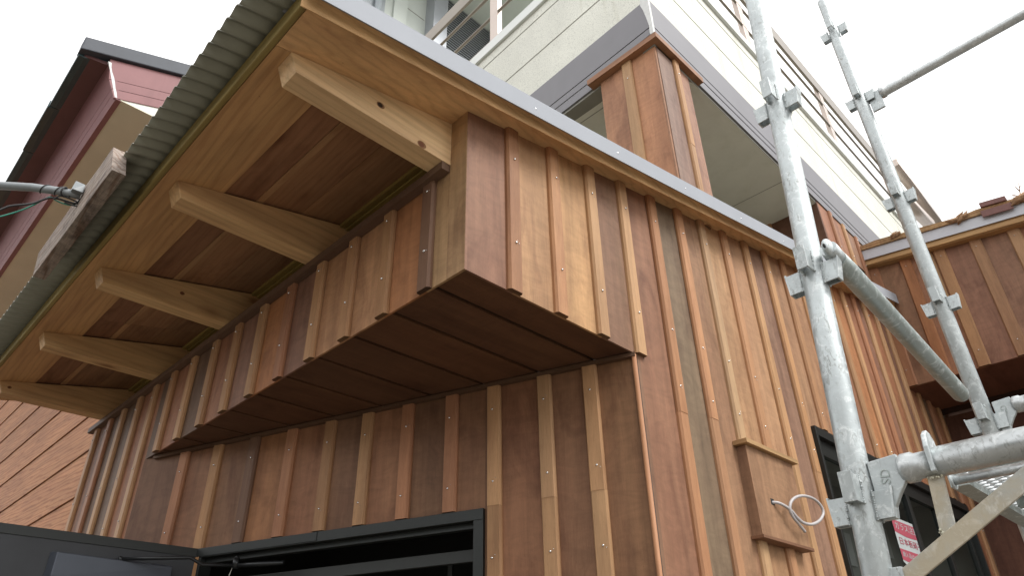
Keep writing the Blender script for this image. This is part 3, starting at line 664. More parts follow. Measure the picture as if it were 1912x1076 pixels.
# railing
ra = thing('x', '', '', (0, 0, 0)); bpy.data.objects.remove(ra)
m = MB(); o = -.04
def railstrip(mb, zl, zr, hl, hr, o0, o1, endr=9.6):
    c = [Vector((o0, CYU - o0, (zl + zr) / 2)), Vector((o1, CYU - o1, (zl + zr) / 2))]
    pl = [UL(7, zl, o0), UL(7, zl, o1), UL(7, zl + hl, o1), UL(7, zl + hl, o0)]
    pc = [c[0], c[1], c[1] + Vector((0, 0, (hl + hr) / 2)), c[0] + Vector((0, 0, (hl + hr) / 2))]
    pr = [Vector((o0, endr, zr)), Vector((o1, endr, zr)), Vector((o1, endr, zr + hr)), Vector((o0, endr, zr + hr))]
    mb.prism(pl, pc, (1, 1, 1)); mb.prism(pc, pr, (1, 1, 1))
railstrip(m, 9.262, 8.92, .20, .28, -.055, -.02)
rl = m.build('balcony_railing', M['rail'], up, bevel=.004)
m = MB()
for zl, zr in ((8.095, 7.90), (8.53, 8.29), (8.965, 8.69)):
    m.sweep([UL(7, zl, o), UL(.02, (zl + zr) / 2, o)], .018, n=10); m.sweep([Vector((o, CYU, (zl + zr) / 2)), Vector((o, 9.6, zr))], .016, n=10)
m.build('rail_bar', M['rail'], rl)
for y in (2.0, 4.29, 6.62, 8.95):
    m = MB(); m.box((o - .045, y - .06, 7.70), (o + .012, y + .06, 9.1)); m.build('post', M['railpost'], rl, bevel=.003)
for s_ in (1.99, 4.2): m = MB(); m.prism([UL(s_ - .065, 7.9, -.09), UL(s_ + .065, 7.9, -.09), UL(s_ + .065, 7.9, -.02), UL(s_ - .065, 7.9, -.02)], [UL(s_ - .065, 9.4, -.09), UL(s_ + .065, 9.4, -.09), UL(s_ + .065, 9.4, -.02), UL(s_ - .065, 9.4, -.02)]); m.build('post', M['railpost'], rl, bevel=.003)
# far return rail seen past the second pole
m = MB(); a0, a1 = at((1668, 305), 15.5), at((1750, 412), 17.5); m.sweep([a0, a1], .11, n=4); b0, b1 = at((1682, 365), 15.2), at((1738, 422), 17.0); m.sweep([b0, b1], .13, n=4); m.build('far_rail', M['railpost'], up)
# setback wall with louvred shutter, plane x = -5
XS = -5.0
def S(a, b_): return wx(z5(640, 0, a, b_), XS)
yL = S(1105, 230).y; yR = S(1612, 270).y; zb_, zt2 = 9.5, S(1330, 20).z + .35
m = MB(); m.box((XS - .2, S(465, 60).y, 7), (XS, 12, 13.6)); sw = m.build('setback_wall', M['tilewall'], up)
m = MB()
for z in (10.55, 11.35, 12.15, 12.95): m.box((XS, S(700, 100).y, z), (XS + .004, S(925, 0).y, z + .018)); m.box((XS, yR + .15, z), (XS + .004, 12, z + .018))
m.box((XS, S(1803, 100).y, 8), (XS + .0045, S(1803, 100).y + .015, 13.6)); m.build('siding_joint', M['groove'], sw)
m = MB(); m.box((XS, yL, zt2), (XS + .08, yR + .12, zt2 + .08)); m.box((XS, yL - .07, 8), (XS + .07, yL, zt2 + .0795)); m.box((XS, yR + .04, 8), (XS + .075, yR + .12, zt2 - .0005)); lv = m.build('louvre_frame', M['shutframe'], sw)
m = MB(); m.poly([(XS + .005, yL, 8), (XS + .005, yR + .04, 8), (XS + .005, yR + .04, zt2), (XS + .005, yL, zt2)]); m.build('louvre_backing', M['shutter'], lv)
m = MB(); z = 8.6
while z < zt2 - .03:
    m.box((XS + .03, yL, z), (XS + .045, yR + .04, z + .018)); z += .070
ls = m.build('louvre_slats', paint('louvre_slat_metal', (.30, .32, .34), .4, .4), lv)
m = MB(); m.box((XS + .0005, S(935, 50).y, 7), (XS + .25, S(1085, 50).y, 13.5)); m.build('grey_pillar', M['shutframe'], sw)
m = MB(); m.box((XS + .001, S(560, 50).y, 7), (XS + .05, S(705, 100).y - .001, 13.6)); m.build('pale_pilaster', M['tilewall'], sw)
m = MB()
m.box((XS - .2, S(215, 20).y, 7), (XS + .02, S(464, 60).y, 13.6))
for a in (365,): p = S(a, 60); m.sweep([(XS + .09, p.y, 7), (XS + .09, p.y, 13.5)], .06, n=14)
m.build('drainpipe', M['pipegrey'], sw)
m = MB(); m.box((XS, 1.5, 13.2), (XS + 1.6, 12, 13.3)); m.build('balcony_soffit', M['tilewall'], sw)

# ------------------------------------------------------------------ pink neighbour house at left
nb = thing('neighbour_house', 'pink-trimmed neighbouring house with cream soffit, seen past the corrugated eave', 'house', (-9, 3, 0))
NX, NY, NZ = -5.753, -.649, 7.95
XF = -22
m = MB(); m.hexa([(XF, NY, NZ), (NX, NY, NZ), (NX, 4, NZ), (XF, 4, NZ), (XF, NY, NZ + .012), (NX, NY, NZ + .012), (NX, 4, NZ + .012), (XF, 4, NZ + .012)]); m.build('cream_soffit', M['cream'], nb)
def fr(t): return (NY - .2 * t, NZ + .48 * t)     # leaning front fascia
m = MB()
for a, b_ in ((-.02, .18), (.19, .34), (.35, 1.0)):
    (ya, za), (yb, zb) = fr(a), fr(b_); o_ = .012 if a < .3 else 0.02
    m.hexa([(XF, ya, za), (NX + .0, ya, za), (NX + .0, ya + .06, za), (XF, ya + .06, za), (XF, yb, zb), (NX, yb, zb), (NX, yb + .06, zb), (XF, yb + .06, zb)])
m.build('front_fascia', M['pink'], nb)
m = MB(); ya, za = fr(1.0)
m.hexa([(XF, -1.10, za - .06), (NX - .05, -1.10, za - .06), (NX - .05, ya + .05, za - .01), (XF, ya + .05, za - .01), (XF, -1.10, za - .02), (NX - .05, -1.10, za - .02), (NX - .05, ya + .05, za + .04), (XF, ya + .05, za + .04)])
m.build('eave_underside', M['darkpink'], nb)
def rk(y): return 8.42 + .365 * (y + .85)   # rake line
m = MB()
for d0, d1 in ((-.40, -.27), (-.262, -.13), (-.122, .20)):
    def yl(d): return NY - .2 * ((d + .45) / .48) if d < .03 else -.85
    pts = [(yl(d0), d0), (5, d0), (5, d1), (yl(d1), d1)]
    z0 = rk(-.65)
    def zz_(y, d): return NZ + .37 * (y - NY) + (d + .40)
    q = [(y, zz_(y, d)) for y, d in pts]
    m.prism([(NX - .03, y, z) for y, z in q], [(NX + .0015, y, z) for y, z in q])
m.build('rake_boards', M['pink'], nb)
m = MB(); m.poly([(NX - .012, NY, NZ), (NX - .012, 5, NZ), (NX - .012, 5, NZ + 2.3)]); m.build('gable_wall', M['whitewall'], nb)
m = MB(); rnd = random.Random(3); pts = []
for i in range(8): t = i / 7; y_, z_ = fr(t * .98 + .02); pts.append((y_, z_, .012 + rnd.random() * .02))
for (y0, z0, w0), (y1, z1, w1) in zip(pts[:-1], pts[1:]): m.poly([(NX + .003, y0 - .012, z0), (NX + .003, y0 + w0, z0), (NX + .003, y1 + w1, z1), (NX + .003, y1 - .012, z1)]); m.poly([(NX + .003, y0 - .012, z0), (NX + .003, y1 - .012, z1), (NX - w1, y1 - .012, z1), (NX - w0, y0 - .012, z0)])
m.build('corner_joint', M['seal'], nb)
m = MB()   # tiled roof edge in lapped lengths
x = NX - .06; k = 0
while x > -16:
    x2 = x - 1.15; e = .012 * (k % 2)
    m.hexa([(x2, -1.16 - e, za - .075 - e), (x, -1.16 - e, za - .075 - e), (x, -1.09, za - .07), (x2, -1.09, za - .07), (x2, -1.16 - e, za + .02 + e), (x, -1.16 - e, za + .02 + e), (x, 5, za + 2.2), (x2, 5, za + 2.2)]); x = x2 - .004; k += 1
m.build('tiled_roof', M['teal'], nb, bevel=.01)
m = MB(); c0, c1 = 8.40, 8.60
m.hexa([(NX - .12, -1.17, 8.37), (NX + .05, -1.17, 8.37), (NX + .05, 5, 8.37 + 6.17 * .37), (NX - .12, 5, 8.37 + 6.17 * .37), (NX - .12, -1.17, 8.58), (NX + .05, -1.17, 8.58), (NX + .05, 5, 8.58 + 6.17 * .375), (NX - .12, 5, 8.58 + 6.17 * .375)])
m.build('verge_cap', M['bluegrey'], nb, bevel=.012)
# wooden lap siding of the lower storey, boards level along x
m = MB(); yS = .30; z = 1.0; hb = .47; i = 0
rs = random.Random(5)
while z < 7.9:
    c = (.44, .215, .115); k = 1 + rs.uniform(-.1, .1); c = (c[0] * k, c[1] * k, c[2] * k)
    m.hexa([(XF, yS - .018, z), (-5.2, yS - .018, z), (-5.2, yS + .03, z), (XF, yS + .03, z), (XF, yS - .004, z + hb), (-5.2, yS - .004, z + hb), (-5.2, yS + .03, z + hb), (XF, yS + .03, z + hb)], c, 0, rs.random()); z += hb + .010
lw = m.build('lap_siding', M['sideX'], nb); lw['label'] = 'pinkish relief-grained lap siding of the lower storey'
m = MB(); m.box((XF, yS + .031, 0), (-5.25, 5, NZ - .001)); m.build('core_wall', M['darkpink'], nb)

# ------------------------------------------------------------------ scaffold
PT, PB = Vector((1.449, -.229, 3.149)), Vector((1.379, -.27, 1.688))
pdir = (PT - PB).normalized()
def pole_thing(P_low, P_high, zbot, ztop, levels, label, pin=False):
    d = (P_high - P_low) / (P_high.z - P_low.z)
    def pz(z): return P_low + d * (z - P_low.z)
    base = pz(zbot); t = thing('scaffold_pole', label, 'scaffold pole', base, 'upright scaffold poles')
    m = MB()
    if pin: m.sweep([pz(zbot), pz(ztop - .28), pz(ztop - .275), pz(ztop - .27), pz(ztop), pz(ztop + .006)], [.0243, .0243, .0235, .0195, .0195, .012], n=28)
    else: m.sweep([pz(zbot), pz(ztop)], .0243, n=32)
    m.build('tube', M['galv'], t)
    for z in levels:
        c = pz(z)
        for a in range(4):
            o_ = Vector(((1, 0, 0), (0, 1, 0), (-1, 0, 0), (0, -1, 0))[a]); s_ = Vector((-o_.y, o_.x, 0)); dz = (.0, .028, .0, .028)[a]
            m = MB(); h = .047; w_ = .0115; r0, r1 = .021, .052; th = .003
            c2 = c + d * dz
            def Q(u_, v_, zz): return c2 + o_ * u_ + s_ * v_ + d * zz
            # open pocket: two cheeks and a tapering front plate
            for sg in (-1, 1):
                m.prism([Q(r0, sg * w_, 0), Q(r1 - .004, sg * w_, 0), Q(r1 - .004, sg * (w_ - th), 0), Q(r0, sg * (w_ - th), 0)], [Q(r0, sg * w_, h), Q(r1 + .002, sg * w_, h), Q(r1 + .002, sg * (w_ - th), h), Q(r0, sg * (w_ - th), h)])
            m.prism([Q(r1 - .0045, -w_, 0), Q(r1 - .0005, -w_, 0), Q(r1 - .0005, w_, 0), Q(r1 - .0045, w_, 0)], [Q(r1 + .0015, -w_, h + .004), Q(r1 + .0055, -w_, h + .004), Q(r1 + .0055, w_, h + .004), Q(r1 + .0015, w_, h + .004)])
            for k in range(13):
                for sg in (-1, 1): m.ball(Q(.0243, sg * (w_ + .0005 + random.uniform(-.0008, .0012)), h * k / 12.0), random.uniform(.0016, .0030), (1, 1, 1), 0, 6)
            m.build('wedge_pocket', [M['galv'], M['weld']], t, bevel=.0012)
    return t, pz
p1, pz1 = pole_thing(PB, PT, .0, 3.9, [2.725, 2.240, 1.772, 1.30, .82], 'nearest upright galvanised scaffold pole, thick, with the SD-marked bracket')
Q0, Q1 = wy((1561, 70), .93), wy((1850, 805), .90)
lv2 = [online(q, Q0, Q1).z for q in ((1556, 62), (1607, 187), (1680, 372), (1740, 575), (1838, 790))]
p2, pz2 = pole_thing(Q1, Q0, .0, online((1541, 0), Q0, Q1).z, [z - .03 for z in lv2] + [1.68, 1.2], 'farther upright galvanised scaffold pole, thinner in view, its pinned top end showing', True)
# brace
A_, B_ = wx((1562, 484), 1.455), wx((1793, 736), 1.435)
dd = (B_ - A_).normalized()
t = thing('scaffold_brace', 'dark grey-green diagonal brace tube between the two poles', 'brace', tuple(A_))
wA = .0185; m = MB(); e0 = A_ - dd * .03
m.sweep([A_ - dd * .0, A_ + dd * .05, B_ - dd * .0, B_ + dd * .012, B_ + dd * .018], [.0195, .0215, .0215, .0185, .008], n=28); m.build('tube', M['galvdark'], t)
m = MB(); vp = (CAM - A_).normalized(); c = wx((1545, 462), 1.455)
m.ball(c + dd * .004, .020, n=20, sx=(.55, 1, 1.05)); m.sweep([c + dd * .004, A_ + dd * .02], [.0175, .0195], n=20); ob = m.build('flattened_end', M['galv'], t)
m = MB(); hc = wx((1539, 459), 1.4675); m.ball(hc, .0052, n=12, sx=(.5, 1, 1)); m.build('pin_hole', M['interior'], t)

# bracket: marked wedge plate, tube, flange, flat-bar struts
def bracket(label):
    yb_ = -.265; zt = 1.848
    base = Vector((1.40, yb_, 1.70)); t = thing('scaffold_bracket', label, 'scaffold bracket', base, 'cantilever brackets on the poles')
    m = MB(); x0 = 1.462
    m.sweep([(x0 - .004, yb_, zt), (x0, yb_, zt), (x0 + .006, yb_, zt), (x0 + .022, yb_, zt), (x0 + .026, yb_, zt), (x0 + .055, yb_, zt)], [.012, .021, .025, .025, .0215, .0215], n=30)
    m.sweep([(x0 + .053, yb_, zt), (x0 + .055, yb_, zt), (2.02, yb_, zt)], [.0215, .0243, .0243], n=30); m.build('tube', [M['galvtube']], t)
    m = MB(); pts = [(-.0245, -.020), (.0245, -.020), (.0255, .018), (.022, .040), (.010, .052), (-.004, .054), (-.018, .044), (-.026, .022)]
    for xx in (x0 + .050,): m.prism([(xx, yb_ + a * 1.05, zt + b_) for a, b_ in pts], [(xx + .008, yb_ + a * 1.05, zt + b_) for a, b_ in pts])
    m.build('flange', M['galv'], t, bevel=.002)
    m = MB(); yy = yb_ - .009
    m.prism([(1.412, yy, zt + .022), (1.462, yy, zt + .026), (1.466, yy, zt - .022), (1.452, yy, zt - .040), (1.4385, yy, zt - .060), (1.436, yy, zt - .078), (1.412, yy, zt - .078)][::-1], [(1.412, yy + .012, zt + .022), (1.462, yy + .012, zt + .026), (1.466, yy + .012, zt - .022), (1.452, yy + .012, zt - .040), (1.4385, yy + .012, zt - .060), (1.436, yy + .012, zt - .078), (1.412, yy + .012, zt - .078)][::-1])
    pl = m.build('wedge_plate', M['galv'], t, bevel=.0015)
    me = text('SD', 'plate_marking', .022, M['galvdark'], pl, Matrix.Translation((1.437, yy - .0006, zt - .008)) @ Matrix.Rotation(D2R(90), 4, 'X') @ Matrix.Rotation(D2R(82), 4, 'Z'), .0008)
    m = MB(); ys0, ys1 = yb_ - .004, yb_ + .004
    def flat(p, q, w0, mat_i=0, thk=.004):
        p = Vector((p[0], yb_, p[1])); q = Vector((q[0], yb_, q[1])); d_ = (q - p).normalized(); n_ = Vector((-d_.z, 0, d_.x)) * w0
        yv = Vector((0, thk, 0)); m.hexa([p - n_ - yv, p + n_ - yv, p + n_ + yv, p - n_ + yv, q - n_ - yv, q + n_ - yv, q + n_ + yv, q - n_ + yv])
    a0 = wy((1748, 893), yb_); a1 = wy((1773, 1000), yb_ ); flat((a0.x, zt - .02), (a1.x - .0005, a1.z - .006), .0118)
    for k in range(26):
        q = Vector((a1.x + .0 + random.uniform(-.012, .014), yb_ - .0055, a1.z + random.uniform(-.007, .009))); m.ball(q, random.uniform(.0015, .0032), (1, 1, 1), 1, 6)
    for k in range(14): m.ball((a0.x + random.uniform(-.012, .012), yb_ - .006 + random.uniform(-.004, .004), zt - .0245 + random.uniform(-.003, .002)), .002, (1, 1, 1), 1, 6)
    m.build('vertical_strut', [M['rusty'], M['weld']], t, bevel=.0008)
    m = MB(); b0, b1 = wy((1690, 1083), yb_ - .006), wy((1912, 897), yb_ - .006)
    b2 = b0 + (b1 - b0) * 2.6; p_ = b0 - (b1 - b0) * .12
    d_ = (b2 - p_).normalized(); n_ = Vector((-d_.z, 0, d_.x)) * .0138; yv = Vector((0, .003, 0))
    m.hexa([p_ - n_ - yv, p_ + n_ - yv, p_ + n_ + yv, p_ - n_ + yv, b2 - n_ - yv, b2 + n_ - yv, b2 + n_ + yv, b2 - n_ + yv]); m.build('diagonal_strut', M['rusty'], t, bevel=.0008)
    m = MB(); q = wy((1663, 1066), yb_ - .005); m.box((q.x - .006, yb_ - .012, q.z - .03), (q.x + .02, yb_ + .006, q.z + .003)); m.build('foot_plate', M['galv'], t, bevel=.0015)
    return t
br = bracket('near cantilever bracket with rust-stained flat-bar struts, across the lower right')
# second bracket on the farther pole
t2 = br.copy(); sc.collection.objects.link(t2)
tgt = wy((1873, 762), .905); t2.location = br.location + Vector((pz2(2.0).x - pz1(1.8).x, .905 + .265, tgt.z - 1.848))
t2['label'] = 'far cantilever bracket on the farther pole, mostly hidden, in front of the dark wing soffit'
for ch in list(br.children):
    c = ch.copy(); sc.collection.objects.link(c); c.parent = t2
    for g2 in ch.children:
        e = g2.copy(); sc.collection.objects.link(e); e.parent = c
# guard tube, upper right
m = MB(); g0, g1 = wy((1648, 172), .93), wy((1912, 24), .93); gd = (g1 - g0).normalized()
t = thing('guard_rail_tube', 'galvanised guard tube running to the upper right from the farther pole', 'scaffold tube', tuple(g0))
m.sweep([g0 - gd * .012, g0 - gd * .008, g0 + gd * .008, g0 + gd * .01, g0 + gd * 3], [.012, .025, .025, .0215, .0215], n=24); m.build('tube', M['galvtube'], t)
m = MB(); m.box((g0.x - .055, .922, g0.z - .075), (g0.x - .008, .932, g0.z + .02)); m.build('wedge_plate', M['galv'], t, bevel=.0015)
# thin rod behind the bracket
m = MB(); r0, r1 = wz((1776, 896), 1.862), wz((1912, 876), 1.862); yv_ = (r0.y + r1.y) / 2; r0.y = r1.y = yv_; rd = (r1 - r0).normalized()
t = thing('hook_rod', 'thin steel rod with a disc end behind the near bracket', 'rod', tuple(r0)); m.sweep([r0, r0 + Vector((.62, 0, 0))], .0088, n=16); m.build('rod', M['galvtube'], t)
m = MB(); m.sweep([r0 - Vector((.003, 0, 0)), r0 + Vector((.001, 0, 0))], .0165, n=20); m.build('disc', M['galv'], t)
# steel mesh plank resting on the brackets
PZ = 1.872; py0, py1 = .03, .93; px0, px1 = 1.458, 1.90
t = thing('steel_plank', 'expanded steel mesh platform plank seen from below at the right edge', 'platform plank', (1.68, .3, PZ))
m = MB()
for xx, s_ in ((px0, 1), (px1, -1)):
    m.box((xx, py0, PZ), (xx + s_ * .003, py1, PZ + .045)); m.box((xx + s_ * .0032, py0, PZ), (xx + s_ * .030, py1, PZ + .003)); m.box((xx + s_ * .0302, py0, PZ), (xx + s_ * .033, py1, PZ + .014))
m.build('side_channel', M['galvdark'], t)
m = MB()
for yy in (.05, .40, .75): m = MB(); m.box((px0 + .034, yy, PZ + .016), (px1 - .034, yy + .022, PZ + .040)); m.build('cross_member', M['galvdark'], t)
m = MB(); zz0 = PZ + .042; ww = px1 - px0 - .01
yy = py0
step = .026
def strand(p, q, tilt):
    d_ = (q - p).normalized(); s_ = Vector((-d_.y, d_.x, 0)); w_ = s_ * .0022 + Vector((0, 0, tilt * .003)); h_ = Vector((0, 0, .0012))
    m.prism([p - w_ - h_, p + w_ - h_, p + w_ + h_, p - w_ + h_], [q - w_ - h_, q + w_ - h_, q + w_ + h_, q - w_ + h_])
nx = 11; cw = ww / nx; ny = int((py1 - py0) / step)
for j in range(ny):
    for i in range(nx):
        xa_ = px0 + .005 + i * cw; y0_ = py0 + j * step
        strand(Vector((xa_, y0_, zz0)), Vector((xa_ + cw / 2, y0_ + step / 2, zz0)), 1); strand(Vector((xa_ + cw / 2, y0_ + step / 2, zz0)), Vector((xa_ + cw, y0_, zz0)), 1)
        strand(Vector((xa_, y0_, zz0)), Vector((xa_ + cw / 2, y0_ - step / 2, zz0)), 1); strand(Vector((xa_ + cw / 2, y0_ - step / 2, zz0)), Vector((xa_ + cw, y0_, zz0)), 1)
m.build('mesh_deck', M['galvtube'], t)

# ------------------------------------------------------------------ small things
# weathered board fixed to the eave
m = MB(); f0, f1 = -1.125, -1.062
pts = [(-2.50, 3.855), (-2.36, 3.63), (-1.15, 3.645), (-1.335, 3.905)]
rr = random.Random(11); pr_ = []
for (xa_, za_), (xb_, zb2) in zip(pts, pts[1:] + pts[:1]):
    for k in range(6):
        tt = k / 6; pr_.append((xa_ + (xb_ - xa_) * tt, za_ + (zb2 - za_) * tt + (rr.uniform(-.007, .007) if k else 0)))
m.prism([(x, f0, z) for x, z in pr_], [(x, f1, z) for x, z in pr_], (.36, .32, .32), 0, .3)
tag(m.build('weathered_board', M['oldX'], None, bevel=.003), 'weathered grey timber board hung along the corrugated eave', 'board')
# conduit with cable ties
cE = wy((150, 366), -1.13); tE = (cE - CAM).length
c1 = at((110, 357), tE * 1.0); c2 = at((60, 350), tE * 1.02); c3 = at((-60, 343), tE * 1.05)
m = MB(); m.sweep([c3, c2, c1, at((135, 362), tE), cE], .021, n=20)
t = thing('conduit_pipe', 'grey conduit pipe coming in from the left to the weathered board', 'conduit', tuple(cE)); m.build('pipe', M['conduit'], t)
m = MB(); ax_ = (c2 - c1).normalized(); u1 = ax_.orthogonal().normalized(); u2 = ax_.cross(u1)
m.sweep([c1 + ax_ * (.10 - .16 * k / 40) + (u1 * math.cos(k * .33) + u2 * math.sin(k * .33)) * .0235 for k in range(41)], .003, n=6)
m.sweep([c1 - ax_ * .03 + (u1 * math.cos(k * .5) + u2 * math.sin(k * .5)) * .0245 for k in range(14)], .0045, n=6); m.build('wrapped_tie', M['black_cable'], t)
m = MB(); q = at((143, 352), tE - .01); m.hexa([q + Vector(v) for v in ((-.03, -.02, -.02), (.03, -.02, -.03), (.03, .03, -.03), (-.03, .03, -.02), (-.02, -.015, .03), (.0, -.015, .045), (.02, .03, .03), (-.02, .03, .02))]); m.build('clamp', M['conduit'], t, bevel=.004)
def cable(name, pxs, r, mat, label, cat='cable', dt=0):
    pts = [at(q, tE + dt) for q in pxs]
    sm = []
    for i in range(len(pts) - 1):
        p0, p1, p2, p3 = pts[max(i - 1, 0)], pts[i], pts[i + 1], pts[min(i + 2, len(pts) - 1)]
        for k in range(6):
            s_ = k / 6; sm.append(.5 * ((2 * p1) + (p2 - p0) * s_ + (2 * p0 - 5 * p1 + 4 * p2 - p3) * s_ ** 2 + (3 * p1 - p0 - 3 * p2 + p3) * s_ ** 3))
    sm.append(pts[-1]); m = MB(); m.sweep(sm, r, n=8); return tag(m.build(name, mat, None), label, cat)
cable('service_cable', [(150, 372), (142, 380), (125, 376), (108, 371), (90, 370), (60, 380), (25, 384), (10, 388), (-20, 402)], .0055, M['black_cable'], 'black service cable drooping to the left under the conduit pipe')
cable('service_cable', [(148, 377), (135, 383), (118, 380), (104, 374), (92, 368), (60, 384), (30, 396), (-20, 410)], .0038, M['green_cable'], 'thin green cable below the black one at the left edge', dt=.012)
cable('service_cable', [(100, 372), (112, 366), (128, 370), (145, 378), (150, 384), (138, 384), (120, 378)], .0042, M['black_cable'], 'short tangled black tie looped under the conduit end', dt=-.012)
# grey cable curl from the cover box
lp = [(2.232, 2.482, .05), (2.255, 2.489, .075), (2.31, 2.487, .10), (2.38, 2.468, .115), (2.43, 2.438, .12), (2.47, 2.405, .12), (2.50, 2.382, .118), (2.515, 2.372, .115)]
px = [(1440, 937, .062), (1450, 938, .08), (1462, 943, .10), (1472, 951, .11), (1480, 964, .11), (1488, 977, .112), (1500, 989, .112), (1497, 993, .114)]
pts_o = [((1441, 938), .055), ((1452, 939), .08), ((1463, 945), .10), ((1474, 957), .11), ((1477, 960), .11)]
loop = [(1503, 994), (1492, 980), (1480, 965), (1475, 952), (1477, 938), (1487, 929), (1502, 927), (1520, 933), (1533, 946), (1537, 960), (1530, 973), (1516, 980), (1500, 977), (1488, 967), (1478, 955), (1466, 946), (1453, 940), (1441, 939)]
dep = [.10, .10, .10, .105, .11, .115, .12, .125, .13, .13, .125, .12, .115, .11, .105, .095, .08, .055]
P_ = [wx(q, d_) for q, d_ in zip(loop, dep)]
sm = []
for i in range(len(P_) - 1):
    p0, q1, q2, p3 = P_[max(i - 1, 0)], P_[i], P_[i + 1], P_[min(i + 2, len(P_) - 1)]
    for k in range(5):
        s_ = k / 5; sm.append(.5 * ((2 * q1) + (q2 - p0) * s_ + (2 * p0 - 5 * q1 + 4 * q2 - p3) * s_ ** 2 + (3 * q1 - p0 - 3 * q2 + p3) * s_ ** 3))
sm.append(P_[-1]); m = MB(); m.sweep(sm, .0085, n=12)
tag(m.build('looped_cable', M['grey_cable'], None), 'grey cable curled in one loop out of the wooden cover box', 'cable')
# timber edge, blocks and twig on the wing roof
m = MB(); n_ = 26; rr = random.Random(4)
tops = []
for i in range(n_ + 1):
    x = -.45 + i * (XR + .5) / n_; tops.append((x, wzt(x) + .245 + rr.uniform(-.012, .012), wzt(x) + .18))
for a, b_ in zip(tops[:-1], tops[1:]):
    m.hexa([(a[0], 5.80, a[2]), (b_[0], 5.80, b_[2]), (b_[0], 5.95, b_[2]), (a[0], 5.95, a[2]), (a[0], 5.81, a[1]), (b_[0], 5.81, b_[1]), (b_[0], 5.95, b_[1]), (a[0], 5.95, a[1])], (.40, .27, .16), 0, .5)
tag(m.build('rough_timber', M['oldX'], None), 'rough weathered timber lying along the wing roof edge', 'timber')
def splint(px_, r, label, L=.09, yaw=.3):
    c = wy(px_, 5.79); m = MB(); rr = random.Random(int(px_[0]))
    for k in range(9):
        d_ = Vector((math.cos(yaw + rr.uniform(-.7, .7)), rr.uniform(-.3, .3), math.sin(yaw) + rr.uniform(-.5, .5))).normalized(); p = c + Vector((rr.uniform(-.3, .3) * L, rr.uniform(-.01, .02), rr.uniform(-.012, .012)))
        m.sweep([p - d_ * L * rr.uniform(.2, .6), p + d_ * .01, p + d_ * L * rr.uniform(.3, .7)], [r * .25, r, r * .1], n=5)
    return tag(m.build('bark_splinter', M['bark'], None), label, 'bark')
splint((1672, 438), .02, 'reddish splintered wood end just left of the farther pole', .10)
splint((1790, 408), .026, 'peeling bark knot on the wing timber, left of the maroon block', .16)
splint((1905, 372), .03, 'peeling bark at the far right end of the wing timber', .16)
m = MB(); q0, q1 = wy((1831, 388), 5.80), wy((1880, 374), 5.80); dz = .055
m.hexa([(q0.x, 5.79, q0.z), (q1.x, 5.79, q1.z), (q1.x, 5.90, q1.z), (q0.x, 5.90, q0.z), (q0.x, 5.79, q0.z + dz), (q1.x, 5.79, q1.z + dz), (q1.x, 5.90, q1.z + dz), (q0.x, 5.90, q0.z + dz)])
tag(m.build('wood_block', M['brownblk'], None, bevel=.003), 'maroon wood block sitting on top of the wing timber', 'wood block')
m = MB(); q0, q1 = wy((1835, 406), 5.785), wy((1893, 389), 5.785)
m.hexa([(q0.x, 5.78, q0.z), (q1.x, 5.78, q1.z), (q1.x, 5.795, q1.z), (q0.x, 5.795, q0.z), (q0.x, 5.78, q0.z + .075), (q1.x, 5.78, q1.z + .075), (q1.x, 5.795, q1.z + .075), (q0.x, 5.795, q0.z + .075)])
tag(m.build('wood_block', M['brownblk'], None, bevel=.003), 'maroon board against the timber under the loose maroon block', 'wood block')
m = MB(); tb = wy((1905, 368), 5.85)
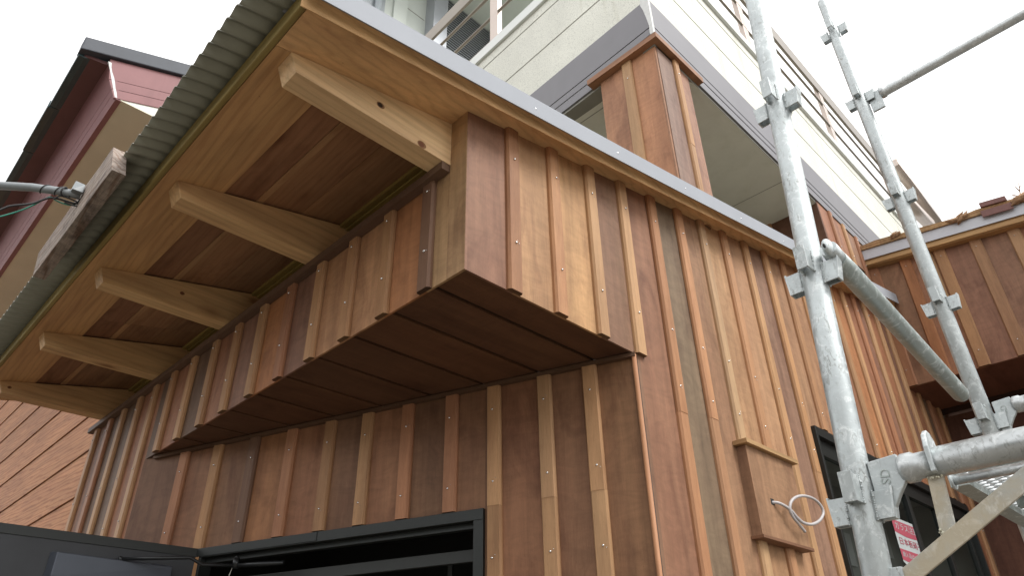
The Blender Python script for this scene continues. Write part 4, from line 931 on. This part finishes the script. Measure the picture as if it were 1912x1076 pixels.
for poly_ in ([(1905, 368), (1904, 352), (1901, 340)], [(1904, 357), (1897, 350), (1894, 348)], [(1904, 350), (1907, 343)], [(1900, 366), (1891, 364), (1885, 363)], [(1896, 365), (1889, 368)]):
    m.sweep([wy(q, 5.85) for q in poly_], [.006, .0045, .0025][:len(poly_)] if len(poly_) == 3 else [.004, .002], n=6)
tag(m.build('twig', M['bark'], None), 'bare forked twig sticking up at the right end of the wing roof', 'twig')

# ------------------------------------------------------------------ surroundings
m = MB(); m.poly([(-300, -300, 0), (300, -300, 0), (300, 300, 0), (-300, 300, 0)]); g_ = m.build('ground', M['concrete'], None, (0, 0, 0)); g_['kind'] = 'structure'
# unseen houses added behind the camera to cut light on the front
for x, wd, h, c, lb in ((-19, 11, 8.5, (.16, .15, .13), 'unseen brown two-storey house added across the street to cut light, left of the others'), (-6.5, 11, 7.5, (.13, .14, .12), 'unseen dark green-grey house added across the street to cut light, between two others'), (6, 10, 8, (.18, .16, .14), 'unseen tan house added across the street to cut light, right of the others')):
    t = thing('unseen_street_house', lb, 'house', (x, -20, 0), 'unseen houses added to cut light on the front')
    m = MB(); m.box((x - wd / 2, -25, 0), (x + wd / 2, -16.5, h - 2)); m.build('wall', paint('unseen_street_wall', c, .85), t)
    m = MB(); m.prism([(x - wd / 2 - .4, -25.5, h - 1.99), (x - wd / 2 - .4, -16, h - 1.99), (x - wd / 2 - .4, -20.7, h)], [(x + wd / 2 + .4, -25.5, h - 1.99), (x + wd / 2 + .4, -16, h - 1.99), (x + wd / 2 + .4, -20.7, h)]); m.build('roof', M['bluegrey'], t)
    for k in range(3):
        m = MB(); m.box((x - 3.6 + k * 2.8, -16.499, 1.0), (x - 2.2 + k * 2.8, -16.45, 2.2)); m.build('window', M['glass'], t)
# unseen building added across the lane to feed the window reflections
t = thing('unseen_apartment_block', 'unseen grey apartment block added across the lane for reflections in the side window', 'building', (11, 22, 0))
m = MB(); m.box((7.5, 11, 0), (14, 36, 15), (1, 1, 1)); wl_ = m.build('wall', paint('grey_render', (.28, .29, .28), .8), t)
for r in range(5):
    for k in range(7):
        m = MB(); y = 12 + k * 3.4; z = 1.2 + r * 2.8; m.box((7.46, y, z), (7.499, y + 1.7, z + 1.3)); m.build('window', M['ledge'], t)
